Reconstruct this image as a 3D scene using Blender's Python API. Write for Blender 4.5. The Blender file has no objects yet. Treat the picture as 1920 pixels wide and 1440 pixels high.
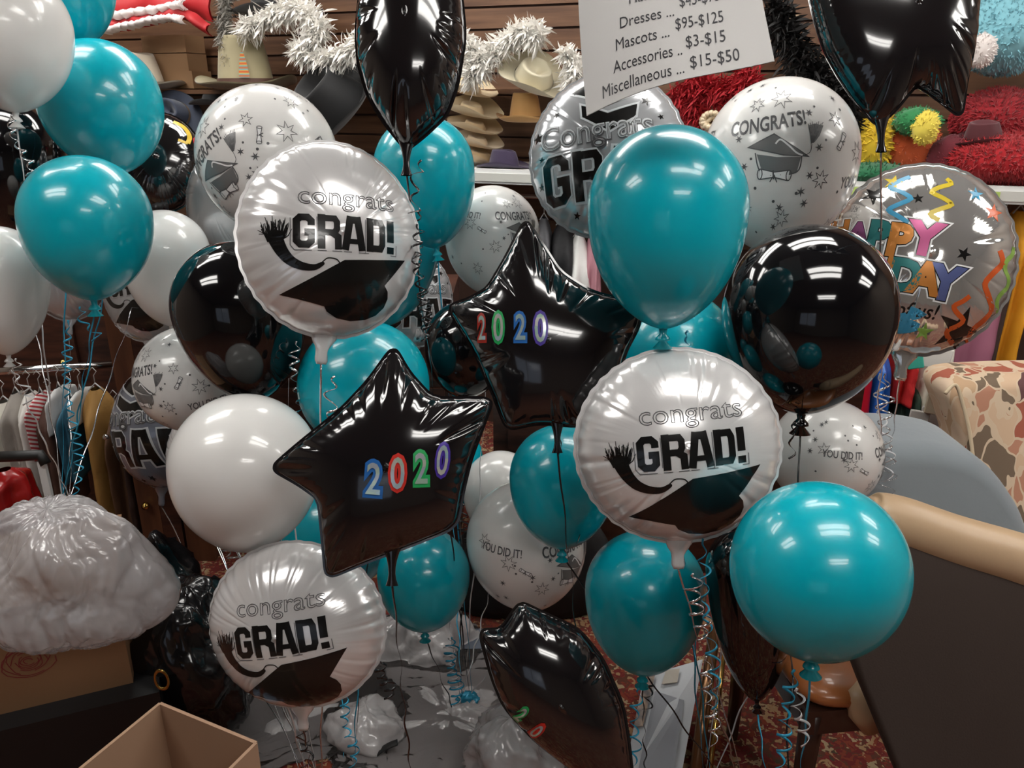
import bpy, bmesh, math, random
import numpy as np
from mathutils import Vector, Matrix, noise
from mathutils.bvhtree import BVHTree
from mathutils.geometry import tessellate_polygon
random.seed(7)
PI = math.pi
SC = bpy.context.scene
COL = SC.collection
# ---------------------------------------------------------------- camera
F = 1500.0
PITCH = math.radians(20)
CAM = Vector((0, 0, 1.65))
cd = bpy.data.cameras.new('camera'); cam = bpy.data.objects.new('camera', cd); COL.objects.link(cam)
cam.location = CAM; cam.rotation_euler = (math.radians(90) - PITCH, 0, 0)
cd.sensor_width = 36; cd.lens = 36 * F / 1920; cd.clip_start = .02
SC.camera = cam
AX = Vector((1, 0, 0)); AU = Vector((0, math.sin(PITCH), math.cos(PITCH))); AF = Vector((0, math.cos(PITCH), -math.sin(PITCH)))
BAS = Matrix((AX, AF, AU)).transposed()          # columns: right, away, up
def ray(px, py): return AF + AX * ((px - 960) / F) - AU * ((py - 720) / F)
def P(px, py, d): return CAM + ray(px, py) * d
def onz(px, py, z):
    r = ray(px, py); return CAM + r * ((z - CAM.z) / r.z)
def onplane(px, py, p0, n):
    r = ray(px, py); return CAM + r * ((p0 - CAM).dot(n) / r.dot(n))
# ---------------------------------------------------------------- world, exposure
w = bpy.data.worlds.new('world'); SC.world = w; w.use_nodes = True
w.node_tree.nodes['Background'].inputs[0].default_value = (.55, .62, .75, 1)
w.node_tree.nodes['Background'].inputs[1].default_value = .6
SC.view_settings.view_transform = 'Standard'; SC.view_settings.look = 'None'
SC.view_settings.exposure = 0.0; SC.view_settings.gamma = 1
LAMP = 14.0
# ceiling troffers: (x, y) centres, long side along x
LIGHTS = [(.75, .75), (.75, 2.3), (-1.75, .75), (-1.75, 2.3), (3.0, .75), (2.9, 1.9), (.75, -1.2), (-.5, 3.1), (-2.2, 3.6)]
CEIL = 2.85
# ---------------------------------------------------------------- materials
MC = {}
def mat(name, color, rough=.5, metal=0, coat=0, trans=0, alpha=1, sub=0, emit=0, bump=None, spec=.5, sheen=0, ior=None):
    if name in MC: return MC[name]
    m = bpy.data.materials.new(name); m.use_nodes = True
    nt = m.node_tree; b = nt.nodes['Principled BSDF']
    b.inputs['Base Color'].default_value = (*color, 1); b.inputs['Roughness'].default_value = rough
    b.inputs['Metallic'].default_value = metal; b.inputs['Coat Weight'].default_value = coat
    b.inputs['Coat Roughness'].default_value = .04
    b.inputs['Transmission Weight'].default_value = trans; b.inputs['Alpha'].default_value = alpha
    b.inputs['Specular IOR Level'].default_value = spec
    b.inputs['Sheen Weight'].default_value = sheen
    if ior: b.inputs['IOR'].default_value = ior
    if sub:
        b.inputs['Subsurface Weight'].default_value = sub; b.inputs['Subsurface Radius'].default_value = (.05, .05, .05); b.inputs['Subsurface Scale'].default_value = .5
    if emit:
        b.inputs['Emission Color'].default_value = (*color, 1); b.inputs['Emission Strength'].default_value = emit
    if bump:
        sc, st = bump
        n = nt.nodes.new('ShaderNodeTexNoise'); n.inputs['Scale'].default_value = sc; n.inputs['Detail'].default_value = 4
        if 'plastic' in name: n.inputs['Distortion'].default_value = 2.5; n.inputs['Detail'].default_value = 2; n.inputs['Scale'].default_value = sc * .5
        tc = nt.nodes.new('ShaderNodeTexCoord'); nt.links.new(tc.outputs['Object'], n.inputs['Vector'])
        bp = nt.nodes.new('ShaderNodeBump'); bp.inputs['Strength'].default_value = st; bp.inputs['Distance'].default_value = .01
        nt.links.new(n.outputs['Fac'], bp.inputs['Height']); nt.links.new(bp.outputs['Normal'], b.inputs['Normal'])
    MC[name] = m; return m
def texmat(name, kind, scale, stops, rough=.6, vec=(1, 1, 1), coord='Object', detail=3, bump=0, dist=0, rot=(0, 0, 0), const=False, edge=None):
    if name in MC: return MC[name]
    m = mat(name, stops[0][1], rough); nt = m.node_tree; b = nt.nodes['Principled BSDF']
    tc = nt.nodes.new('ShaderNodeTexCoord'); mp = nt.nodes.new('ShaderNodeMapping'); mp.inputs['Scale'].default_value = vec; mp.inputs['Rotation'].default_value = rot
    nt.links.new(tc.outputs[coord], mp.inputs['Vector'])
    if kind == 'noise':
        n = nt.nodes.new('ShaderNodeTexNoise'); n.inputs['Detail'].default_value = detail; n.inputs['Distortion'].default_value = dist; out = n.outputs['Fac']
    elif kind == 'voronoi':
        n = nt.nodes.new('ShaderNodeTexVoronoi'); out = n.outputs['Color']
    else:
        n = nt.nodes.new('ShaderNodeTexWave'); n.bands_direction = 'Z'; n.inputs['Distortion'].default_value = dist; out = n.outputs['Fac']
    n.inputs['Scale'].default_value = scale
    src = mp.outputs['Vector']
    if kind == 'voronoi':
        nn = nt.nodes.new('ShaderNodeTexNoise'); nn.inputs['Scale'].default_value = scale * .6
        nt.links.new(src, nn.inputs['Vector'])
        mx = nt.nodes.new('ShaderNodeVectorMath'); mx.operation = 'MULTIPLY_ADD'
        mx.inputs[1].default_value = (dist, dist, dist); nt.links.new(nn.outputs['Color'], mx.inputs[0]); nt.links.new(src, mx.inputs[2]); src = mx.outputs[0]
    nt.links.new(src, n.inputs['Vector'])
    cr = nt.nodes.new('ShaderNodeValToRGB'); cr.name = 'ramp'; e = cr.color_ramp.elements
    cr.color_ramp.interpolation = 'CONSTANT' if const else 'LINEAR'
    while len(e) < len(stops): e.new(.5)
    for el, (p, c) in zip(e, stops): el.position = p; el.color = (*c, 1)
    nt.links.new(out, cr.inputs[0]); nt.links.new(cr.outputs[0], b.inputs['Base Color'])
    if kind == 'voronoi' and edge:
        v2 = nt.nodes.new('ShaderNodeTexVoronoi'); v2.feature = 'DISTANCE_TO_EDGE'; v2.inputs['Scale'].default_value = scale; nt.links.new(src, v2.inputs['Vector'])
        lt = nt.nodes.new('ShaderNodeMath'); lt.operation = 'LESS_THAN'; lt.inputs[1].default_value = .055; nt.links.new(v2.outputs['Distance'], lt.inputs[0])
        mx2 = nt.nodes.new('ShaderNodeMix'); mx2.data_type = 'RGBA'; mx2.clamp_factor = True
        nt.links.new(lt.outputs[0], mx2.inputs[0]); nt.links.new(cr.outputs[0], mx2.inputs[6]); mx2.inputs[7].default_value = (*edge, 1); nt.links.new(mx2.outputs[2], b.inputs['Base Color'])
    if bump:
        bp = nt.nodes.new('ShaderNodeBump'); bp.inputs['Strength'].default_value = bump; bp.inputs['Distance'].default_value = .01
        nt.links.new(cr.outputs[0], bp.inputs['Height']); nt.links.new(bp.outputs[0], b.inputs['Normal'])
    return m
TEAL = (.0, .40, .50)
M_teal = mat('teal_latex', TEAL, .25, coat=.4, sub=.1)
M_teal_dark = mat('deep_teal_latex', (0, .14, .22), .2, coat=.7, sub=.1)
M_white = mat('white_latex', (.80, .79, .77), .24, coat=.5, sub=.2)
M_black = mat('black_latex', (.004, .004, .005), .08, coat=.5)
M_bfoil = mat('black_foil', (.008, .007, .008), .12, coat=.8, ior=1.6)
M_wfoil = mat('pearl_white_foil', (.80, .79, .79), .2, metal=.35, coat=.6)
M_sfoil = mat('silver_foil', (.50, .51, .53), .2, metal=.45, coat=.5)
M_chromefoil = mat('mirror_silver_foil', (.82, .81, .79), .07, metal=.8, coat=.3)
M_ink = mat('black_ink', (.006, .006, .006), .22, coat=.3)
M_gink = mat('grey_ink', (.10, .10, .105), .3)
M_lgink = mat('light_grey_ink', (.42, .43, .44), .3)
M_wink = mat('white_ink', (.85, .85, .85), .3)
RIB = {'white': mat('white_ribbon', (.75, .76, .78), .2, metal=.3), 'black': mat('black_ribbon', (.01, .01, .012), .2, coat=.5),
       'blue': mat('turquoise_ribbon', (.03, .33, .52), .22, metal=.2), 'silver': mat('silver_ribbon', (.7, .7, .72), .15, metal=.9)}
# ---------------------------------------------------------------- mesh helpers
def tag(o, label=None, cat=None, group=None, kind=None):
    if label: o['label'] = label
    if cat: o['category'] = cat
    if group: o['group'] = group
    if kind: o['kind'] = kind
    return o
def mesh(name, vs, fs, m, parent=None, smooth=True, loc=(0, 0, 0), fm=None):
    me = bpy.data.meshes.new(name); me.from_pydata([tuple(v) for v in vs], [], fs)
    for x in (m if isinstance(m, (list, tuple)) else [m]): me.materials.append(x)
    me.polygons.foreach_set('use_smooth', [smooth] * len(me.polygons))
    if fm: me.polygons.foreach_set('material_index', fm)
    me.update()
    o = bpy.data.objects.new(name, me); COL.objects.link(o); o.location = loc
    if parent: o.parent = parent
    return o
def empty(name, loc, label=None, cat=None, group=None, rot=(0, 0, 0)):
    o = bpy.data.objects.new(name, None); COL.objects.link(o); o.location = loc; o.rotation_euler = rot
    o.empty_display_size = .05
    return tag(o, label, cat, group)
class MB:
    def __init__(s): s.v = []; s.f = []; s.m = []
    def add(s, vs, fs, mi=0):
        o = len(s.v); s.v += [Vector(v) for v in vs]; s.f += [tuple(i + o for i in f) for f in fs]; s.m += [mi] * len(fs); return s
    def box(s, c, d, rot=None, mi=0):
        x, y, z = [k / 2 for k in d]; vs = [Vector((a * x, b * y, e * z)) for a in (-1, 1) for b in (-1, 1) for e in (-1, 1)]
        if rot: vs = [rot @ v for v in vs]
        c = Vector(c)
        return s.add([v + c for v in vs], [(0, 1, 3, 2), (4, 6, 7, 5), (0, 4, 5, 1), (2, 3, 7, 6), (0, 2, 6, 4), (1, 5, 7, 3)], mi)
    def quadbox(s, corners, thick, mi=0):
        """slab: four corners (order around), extruded by vector thick"""
        c = [Vector(k) for k in corners]; t = Vector(thick)
        return s.add(c + [k + t for k in c], [(0, 1, 2, 3), (7, 6, 5, 4), (0, 4, 5, 1), (1, 5, 6, 2), (2, 6, 7, 3), (3, 7, 4, 0)], mi)
    def tube(s, pts, r, n=8, mi=0, cap=True, flat=1):
        pts = [Vector(p) for p in pts]; rs = r if isinstance(r, (list, tuple)) else [r] * len(pts)
        t0 = (pts[1] - pts[0]).normalized(); up = Vector((0, 0, 1)) if abs(t0.z) < .9 else Vector((1, 0, 0))
        a = t0.cross(up).normalized(); vs = []
        for i, p in enumerate(pts):
            t = (pts[min(i + 1, len(pts) - 1)] - pts[max(i - 1, 0)]).normalized()
            a = (a - t * a.dot(t)); a = a.normalized() if a.length > 1e-6 else t.orthogonal().normalized()
            b = t.cross(a)
            for k in range(n):
                q = 2 * PI * k / n; vs.append(p + (a * math.cos(q) + b * math.sin(q) * flat) * rs[i])
        fs = [(i * n + k, i * n + (k + 1) % n, (i + 1) * n + (k + 1) % n, (i + 1) * n + k) for i in range(len(pts) - 1) for k in range(n)]
        if cap: fs += [tuple(range(n))[::-1], tuple((len(pts) - 1) * n + k for k in range(n))]
        return s.add(vs, fs, mi)
    def lathe(s, prof, n=32, c=(0, 0, 0), sx=1, sy=1, rot=None, mi=0):
        vs = []; c = Vector(c)
        for r, z in prof:
            for k in range(n):
                q = 2 * PI * k / n; p = Vector((r * math.cos(q) * sx, r * math.sin(q) * sy, z)); vs.append((rot @ p if rot else p) + c)
        fs = [(i * n + k, i * n + (k + 1) % n, (i + 1) * n + (k + 1) % n, (i + 1) * n + k) for i in range(len(prof) - 1) for k in range(n)]
        return s.add(vs, fs, mi)
    def grid(s, fn, nu, nv, mi=0, closeu=False):
        vs = [fn(i / (nu if closeu else nu - 1), j / (nv - 1)) for j in range(nv) for i in range(nu)]
        fs = [(j * nu + i, j * nu + (i + 1) % nu, (j + 1) * nu + (i + 1) % nu, (j + 1) * nu + i) for j in range(nv - 1) for i in range(nu if closeu else nu - 1)]
        return s.add(vs, fs, mi)
    def build(s, name, m, parent=None, smooth=True, loc=(0, 0, 0)):
        L = Vector(loc); return mesh(name, [v - L for v in s.v], s.f, m, parent, smooth, (0, 0, 0) if parent else loc, s.m)
def thing(name, loc, label, cat, group=None, rot=(0, 0, 0)): return empty(name, loc, label, cat, group, rot)
# ---------------------------------------------------------------- flat artwork wrapped on surfaces
def _bez(pts, n=6):
    """catmull-rom through points"""
    out = []
    for i in range(len(pts) - 1):
        p0, p1, p2, p3 = pts[max(i - 1, 0)], pts[i], pts[i + 1], pts[min(i + 2, len(pts) - 1)]
        for k in range(n):
            t = k / n
            out.append(tuple(.5 * (2 * p1[j] + (p2[j] - p0[j]) * t + (2 * p0[j] - 5 * p1[j] + 4 * p2[j] - p3[j]) * t * t + (3 * p1[j] - p0[j] - 3 * p2[j] + p3[j]) * t ** 3) for j in range(len(p1))))
    out.append(tuple(pts[-1])); return out
def star_pts(cx, cy, R, r, n=5, rot=0):
    return [(cx + (R if i % 2 == 0 else r) * math.sin(PI * i / n + rot), cy + (R if i % 2 == 0 else r) * math.cos(PI * i / n + rot)) for i in range(2 * n)]
TC = {}
def text2d(s, bold=0., outline=0.):
    key = (s, bold, outline)
    if key in TC: return TC[key]
    cu = bpy.data.curves.new('t', 'FONT'); cu.body = s; cu.size = 1; cu.align_x = 'CENTER'; cu.align_y = 'CENTER'; cu.offset = bold; cu.resolution_u = 3
    if outline: cu.fill_mode = 'NONE'; cu.bevel_depth = outline; cu.bevel_resolution = 0; cu.dimensions = '3D'
    o = bpy.data.objects.new('t', cu); COL.objects.link(o)
    dg = bpy.context.evaluated_depsgraph_get(); me = bpy.data.meshes.new_from_object(o.evaluated_get(dg))
    vs = [(v.co.x, v.co.y, v.co.z) for v in me.vertices]; fs = [tuple(p.vertices) for p in me.polygons]
    bpy.data.objects.remove(o); bpy.data.meshes.remove(me); bpy.data.curves.remove(cu)
    TC[key] = (vs, fs); return vs, fs
class Art:
    """flat drawing; T = (dx, dy, scale, rotation) applied to everything added"""
    def __init__(s): s.v = []; s.f = []; s.T = (0, 0, 1, 0)
    def _p(s, x, y, l=0):
        dx, dy, k, a = s.T; c, q = math.cos(a), math.sin(a)
        return (dx + k * (x * c - y * q), dy + k * (x * q + y * c), l)
    def raw(s, vs, fs):
        o = len(s.v); s.v += [s._p(*v) for v in vs]; s.f += [tuple(i + o for i in f) for f in fs]
    def poly(s, pts, l=0):
        tr = tessellate_polygon([[Vector((p[0], p[1], 0)) for p in pts]]); s.raw([(p[0], p[1], l) for p in pts], [tuple(t) for t in tr])
    def stroke(s, pts, w, close=False, l=0, w2=None):
        n = len(pts); L = []
        for i in range(n):
            a = pts[(i - 1) % n] if (close or i > 0) else pts[i]; b = pts[(i + 1) % n] if (close or i < n - 1) else pts[i]; p = pts[i]
            if i in (0, n - 1) and not close:
                d = Vector((b[0] - a[0], b[1] - a[1])).normalized(); nn = Vector((-d.y, d.x)); k = 1
            else:
                d1 = Vector((p[0] - a[0], p[1] - a[1])).normalized(); d2 = Vector((b[0] - p[0], b[1] - p[1])).normalized()
                n1 = Vector((-d1.y, d1.x)); n2 = Vector((-d2.y, d2.x)); nn = (n1 + n2)
                if nn.length < 1e-3: nn = n1
                nn.normalize(); k = 1 / max(.45, nn.dot(n1))
            ww = w if w2 is None else w + (w2 - w) * i / (n - 1)
            L.append((p[0] + nn.x * ww / 2 * k, p[1] + nn.y * ww / 2 * k, l)); L.append((p[0] - nn.x * ww / 2 * k, p[1] - nn.y * ww / 2 * k, l))
        fs = [(2 * i, 2 * i + 1, 2 * i + 3, 2 * i + 2) for i in range(n - 1)]
        if close: fs.append((2 * n - 2, 2 * n - 1, 1, 0))
        s.raw(L, fs)
    def text(s, t, x, y, size, sx=1, sy=1, bold=0., outline=0., rot=0, l=0, shear=0, arc=0):
        vs, fs = text2d(t, bold, outline); c, q = math.cos(rot), math.sin(rot)
        out = []
        for a, b, z in vs:
            a = a * size * sx + shear * b * size; b = b * size * sy + arc * a * a; out.append((x + a * c - b * q, y + a * q + b * c, l + z * .15 * size))
        s.raw(out, fs)
    def dot(s, x, y, r, n=10, l=0, ry=None): s.poly([(x + r * math.cos(2 * PI * i / n), y + (ry or r) * math.sin(2 * PI * i / n)) for i in range(n)], l)
    def build(s, name, m, mapper, parent, maxlen=.05):
        g = s.geo(mapper, maxlen)
        return mesh(name, g[0], g[1], m, parent) if g else None
    def geo(s, mapper, maxlen=.05):
        bm = bmesh.new(); V = [bm.verts.new(v) for v in s.v]
        for f in s.f:
            if len(set(f)) < 3: continue
            try: bm.faces.new([V[i] for i in f])
            except ValueError: pass
        bmesh.ops.triangulate(bm, faces=bm.faces[:])
        for _ in range(5):
            es = [e for e in bm.edges if e.calc_length() > maxlen]
            if not es: break
            bmesh.ops.subdivide_edges(bm, edges=es, cuts=1); bmesh.ops.triangulate(bm, faces=[f for f in bm.faces if len(f.verts) > 3])
        bm.verts.index_update(); vs = []; ok = []
        for v in bm.verts:
            q = mapper(v.co.x, v.co.y, v.co.z); ok.append(q is not None); vs.append(q if q is not None else Vector((0, 0, 0)))
        fs = [tuple(v.index for v in f.verts) for f in bm.faces]; bm.free()
        fs = [f for f in fs if all(ok[i] for i in f)]
        used = sorted({i for f in fs for i in f}); re = {k: j for j, k in enumerate(used)}
        if not fs: return None
        return [vs[i] for i in used], [tuple(re[i] for i in f) for f in fs]
# ---------------------------------------------------------------- balloons
BAL = {}
def printed(name, vs, fs, m, root, arts, mapper, maxlen):
    """balloon skin together with the inks printed on it, one material per ink"""
    vs = list(vs); fs = list(fs); ms = [m]; fm = [0] * len(fs)
    for a, mm, *_ in arts or ():
        g = a.geo(mapper, maxlen)
        if not g: continue
        o = len(vs); vs += g[0]; fs += [tuple(i + o for i in f) for f in g[1]]
        if mm not in ms: ms.append(mm)
        fm += [ms.index(mm)] * len(g[1])
    return mesh(name, vs, fs, ms, root, fm=fm)
def frame(yaw, pitch, roll):
    r = math.radians
    return BAS @ Matrix.Rotation(r(yaw), 3, 'Z') @ Matrix.Rotation(r(pitch), 3, 'X') @ Matrix.Rotation(r(-roll), 3, 'Y')
def ribbon_path(a, b, sag=.0, n=14, wob=.004):
    ph = random.random() * 6
    return [a.lerp(b, i / (n - 1)) + Vector((math.sin(ph + i * .8) * wob, math.cos(ph + i * .6) * wob, 0)) * math.sin(PI * i / (n - 1)) for i in range(n)]
def strip(mb, pts, w=.0038, t=.0007):
    """flat ribbon of real thickness that slowly twists"""
    pts = [Vector(p) for p in pts]; n = len(pts); a = Vector((1, .2, 0)); vs = []
    for i, p in enumerate(pts):
        tt = (pts[min(i + 1, n - 1)] - pts[max(i - 1, 0)]).normalized(); a = (a - tt * a.dot(tt))
        a = a.normalized() if a.length > 1e-6 else tt.orthogonal().normalized()
        a = (Matrix.Rotation(.12, 3, tt) @ a); b = tt.cross(a)
        for u, v in ((-1, -1), (1, -1), (1, 1), (-1, 1)): vs.append(p + a * u * w / 2 + b * v * t / 2)
    fs = [(4 * i + k, 4 * i + (k + 1) % 4, 4 * i + 4 + (k + 1) % 4, 4 * i + 4 + k) for i in range(n - 1) for k in range(4)] + [(3, 2, 1, 0), tuple(4 * (n - 1) + k for k in range(4))]
    mb.add(vs, fs)
def curl_pts(a, b, r=.012, turns=8, r2=None):
    d = (b - a); t = d.normalized(); u = t.orthogonal().normalized(); v = t.cross(u); n = max(12, int(turns * 14)); o = []; r2 = r2 or r
    for i in range(n + 1):
        k = i / n; q = 2 * PI * turns * k; rr = (r + (r2 - r) * k) * min(1, k * 6)
        o.append(a + d * k + (u * math.cos(q) + v * math.sin(q)) * rr * (1 + .3 * math.sin(k * 11)) + u * .02 * math.sin(k * 6) * k)
    return o
PENDING = []; BODIES = []
def add_ribbon(root, knot, anchor, color, curl=None): PENDING.append((root, knot, anchor, color, curl))
def inside(p, bd, k=1.0):
    M, C, ax = bd[:3]; q = M.transposed() @ (p - C); return (q.x / ax[0]) ** 2 + (q.y / ax[1]) ** 2 + (q.z / ax[2]) ** 2 < k * k
def push(path, own, skip=0):
    """let a hanging ribbon pass behind the balloons it would otherwise run through"""
    n = len(path); org = [p.copy() for p in path]; extra = [0.0] * n
    for i, p in enumerate(path):
        if i < skip: continue
        d = (p - CAM).normalized(); t = 0.0
        for _ in range(60):
            if any(inside(p + d * t, b, 1.05) for b in BODIES if b[3] is not own): t += .02
            else: break
        extra[i] = t
    for _ in range(2):      # ease in and out of each detour, never below what is needed
        e2 = extra[:]
        for i in range(1, n - 1): e2[i] = max(extra[i], .5 * (extra[i - 1] + extra[i + 1]) * .9)
        extra = e2
    return [p + (p - CAM).normalized() * e for p, e in zip(org, extra)]
def flush_ribbons():
    for root, knot, anchor, color, curl in PENDING:
        o = root.location; mb = MB(); strip(mb, [p - o for p in push(ribbon_path(knot, anchor + Vector((random.uniform(-.02, .02), random.uniform(-.02, .02), 0)), n=44), root, 2)]); mb.build('ribbon', RIB[color], root)
        for (a, b, rad, turns, c) in (curl or ()):
            mb = MB(); strip(mb, [p - o for p in push(curl_pts(a, b, rad, turns), root, 0)], w=.0042); mb.build('curled_ribbon_tail', RIB[c], root)
def place(verts, M, off): return [M @ v + off for v in verts]
def latex(key, box, d, m, label, roll=0, pitch=10, yaw=0, anchor=None, rib='white', art=None, group=None, curls=None, tip=1.0):
    x0, x1, y0, y1 = box; s = d / F; R = (x1 - x0) / 2 * s; Lo = max(R * .98, (y1 - y0) * s - R * 1.0)
    C = P((x0 + x1) / 2, y0 + (x1 - x0) / 2, d)
    if roll:
        q = math.radians(roll); cc = P((x0 + x1) / 2, (y0 + y1) / 2, d); off = ((y1 - y0) / 2 - (x1 - x0) / 2) * s
        C = cc + (AU * math.cos(q) - AX * math.sin(q)) * off
    M = frame(yaw, pitch, roll)
    prof = []
    for i in range(25): a = PI / 2 * i / 24; prof.append((R * math.sin(a), R * math.cos(a)))
    for i in range(1, 26):
        a = PI / 2 * i / 26; prof.append((R * math.cos(a) ** (1 + .22 * tip * math.sin(a)), -Lo * math.sin(a)))
    prof[0] = (.0001, R); prof.append((R * .055, -Lo * 1.005)); zb = -Lo * 1.005
    mb = MB().lathe(prof, 64)
    kmb = MB().lathe([(R * .056, zb + .002), (R * .045, zb - R * .05), (R * .09, zb - R * .10), (R * .10, zb - R * .13), (R * .05, zb - R * .15), (R * .13, zb - R * .24), (R * .115, zb - R * .245), (.001, zb - R * .17)], 16)
    knot = M @ Vector((0, 0, zb - R * .14)) + C
    root = thing('printed_latex_balloon' if art else 'latex_balloon', knot, label, 'balloon', group)
    off = C - knot; bt = BVHTree.FromPolygons(mb.v, mb.f)
    mesh('knot', place(kmb.v, M, off), kmb.f, m, root)
    if True:
        ar = art[0] if art else None
        def mp(u, v, l):
            dr = Vector((math.sin(u) * math.cos(v), -math.cos(u) * math.cos(v), math.sin(v)))
            if v < -1.3 or v > 1.45: return None
            h = bt.ray_cast(Vector((0, 0, 0)), dr)
            return None if h[0] is None else M @ (h[0] + dr * (.0006 + l * .05)) + off
        printed('balloon_body', place(mb.v, M, off), mb.f, m, root, ar, mp, .09)
    if anchor is not None: add_ribbon(root, knot, anchor, rib, curls)
    BODIES.append((M, C + M @ Vector((0, 0, (R - Lo) / 2)), (R, R, (R + Lo) / 2), root)); BAL[key] = root; return root
def round_foil(key, box, d, m, label, yaw=0, pitch=0, roll=0, anchor=None, rib='silver', arts=None, group=None, curls=None, seed=1, wr=.6, neck=True, name='foil_balloon', H=.5, neckroll=0):
    x0, x1, y0, y1 = box; s = d / F; R = max(x1 - x0, y1 - y0) / 2 * s; C = P((x0 + x1) / 2, (y0 + y1) / 2, d)
    ex = (x1 - x0) / 2 * s / R; ez = (y1 - y0) / 2 * s / R
    M = frame(yaw, pitch, roll); ax = M @ Vector((0, 0, 1))
    rg = random.Random(seed); n = 320; nr = 30
    # individual radial folds running in from the seam
    fold = [(rg.uniform(0, 2 * PI), rg.uniform(.012, .05), rg.uniform(.25, .75), rg.uniform(.5, 1.6)) for _ in range(46)]
    mb = MB(); SS = [math.sin(PI / 2 * (j / (nr - 1)) ** .85) for j in range(nr)]; SS[0] = .002
    for side in (-1, 1):
        vs = []
        for j, q in enumerate(SS):
            h0 = R * H * max(0, 1 - q ** 2.3) ** .62
            for i in range(n):
                t = 2 * PI * i / n; w_ = 0
                rip = (.2 + 1.3 * abs(noise.noise(Vector((math.cos(t) * 4, math.sin(t) * 4, seed))))) * math.cos(t * 44 + 5 * math.sin(2 * t + seed) + 3 * math.sin(5 * t)) * 1.2
                w_ += .0045 * rip * max(0, (q - .68) / .32) ** 1.3 + .0009 * math.cos(t * 120) * math.exp(-((q - .7) / .12) ** 2)
                for (c, wd, s0, am) in fold:
                    dd = (t - c + PI) % (2 * PI) - PI
                    if abs(dd) < wd * 3 and q > s0:
                        w_ -= .010 * am * math.exp(-(dd / wd) ** 2 * 1.5) * min(1, (q - s0) / .3)
                w_ *= wr * min(1, (1 - q) / .04 + .25)
                e = q * (1 + (.007 * wr * math.cos(t * 37 + math.sin(5 * t)) - .006 * abs(math.sin(t * 19.5))) * q ** 6)
                vs.append(Vector((R * e * math.cos(t), side * (h0 + R * w_) , R * e * math.sin(t))))
        fs = [(j * n + i, j * n + (i + 1) % n, (j + 1) * n + (i + 1) % n, (j + 1) * n + i) for j in range(nr - 1) for i in range(n)]
        fs.append(tuple(range(n)))
        mb.add(vs, fs if side < 0 else [f[::-1] for f in fs])
    # crimped seam flange
    def fl(u, v):
        t = 2 * PI * u; e = (1 + (.007 * wr * math.cos(t * 37 + math.sin(5 * t)) - .006 * abs(math.sin(t * 19.5)))) * R * (1 + .03 * v)
        return Vector((e * math.cos(t), R * .0 * v * math.sin(t * 60 + 3 * math.sin(4 * t)), e * math.sin(t)))
    mb.grid(fl, n, 3, closeu=True)
    for v in mb.v:
        v.x *= ex; v.z *= ez
    knot = M @ Vector((0, 0, -R * ez * 1.28)) + C
    root = thing(name, knot, label, 'balloon', group); off = C - knot
    if neck:
        nb = MB(); nn = 20
        def nk(u, v):
            t = 2 * PI * u; wd = R * (.13 - .10 * v + .015 * math.sin(v * 9) + .06 * max(0, v - .8)); th = R * (.05 - .03 * v)
            return Vector((wd * math.cos(t) * (1 + .12 * math.sin(t * 5 + v * 8)), th * math.sin(t), -R * ez * (.955 + .33 * v)))
        nb.grid(nk, nn, 10, closeu=True); nb.f.append(tuple(9 * nn + k for k in range(nn))); nb.m.append(0)
        mesh('neck', place(nb.v, M, off), nb.f, m, root)
    if True:
        bt = BVHTree.FromPolygons(mb.v, mb.f) if arts else None
        def mp(u, v, l):
            h = bt.ray_cast(Vector((u * R * .94, -5, v * R * .94)), Vector((0, 1, 0)))
            return None if h[0] is None else M @ (h[0] + Vector((0, -.0007 - l * .05, 0))) + off
        printed('balloon_body', place(mb.v, M, off), mb.f, m, root, arts, mp, .045)
    if anchor is not None: add_ribbon(root, knot, anchor, rib, curls)
    BODIES.append((M, C, (R * ex, R * (H + .03), R * ez), root)); BAL[key] = root; return root
def chaikin(p, k, it=2):
    for _ in range(it):
        o = []
        for i in range(len(p)):
            a, b = p[i], p[(i + 1) % len(p)]; o += [(a[0] + (b[0] - a[0]) * k, a[1] + (b[1] - a[1]) * k), (b[0] + (a[0] - b[0]) * k, b[1] + (a[1] - b[1]) * k)]
        p = o
    return p
def resample(p, n):
    q = p + [p[0]]; L = [0]
    for i in range(len(p)): L.append(L[-1] + math.hypot(q[i + 1][0] - q[i][0], q[i + 1][1] - q[i][1]))
    o = []; j = 0
    for i in range(n):
        t = L[-1] * i / n
        while L[j + 1] < t: j += 1
        k = (t - L[j]) / max(1e-9, L[j + 1] - L[j]); o.append((q[j][0] + (q[j + 1][0] - q[j][0]) * k, q[j][1] + (q[j + 1][1] - q[j][1]) * k))
    return o, L[-1]
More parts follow.
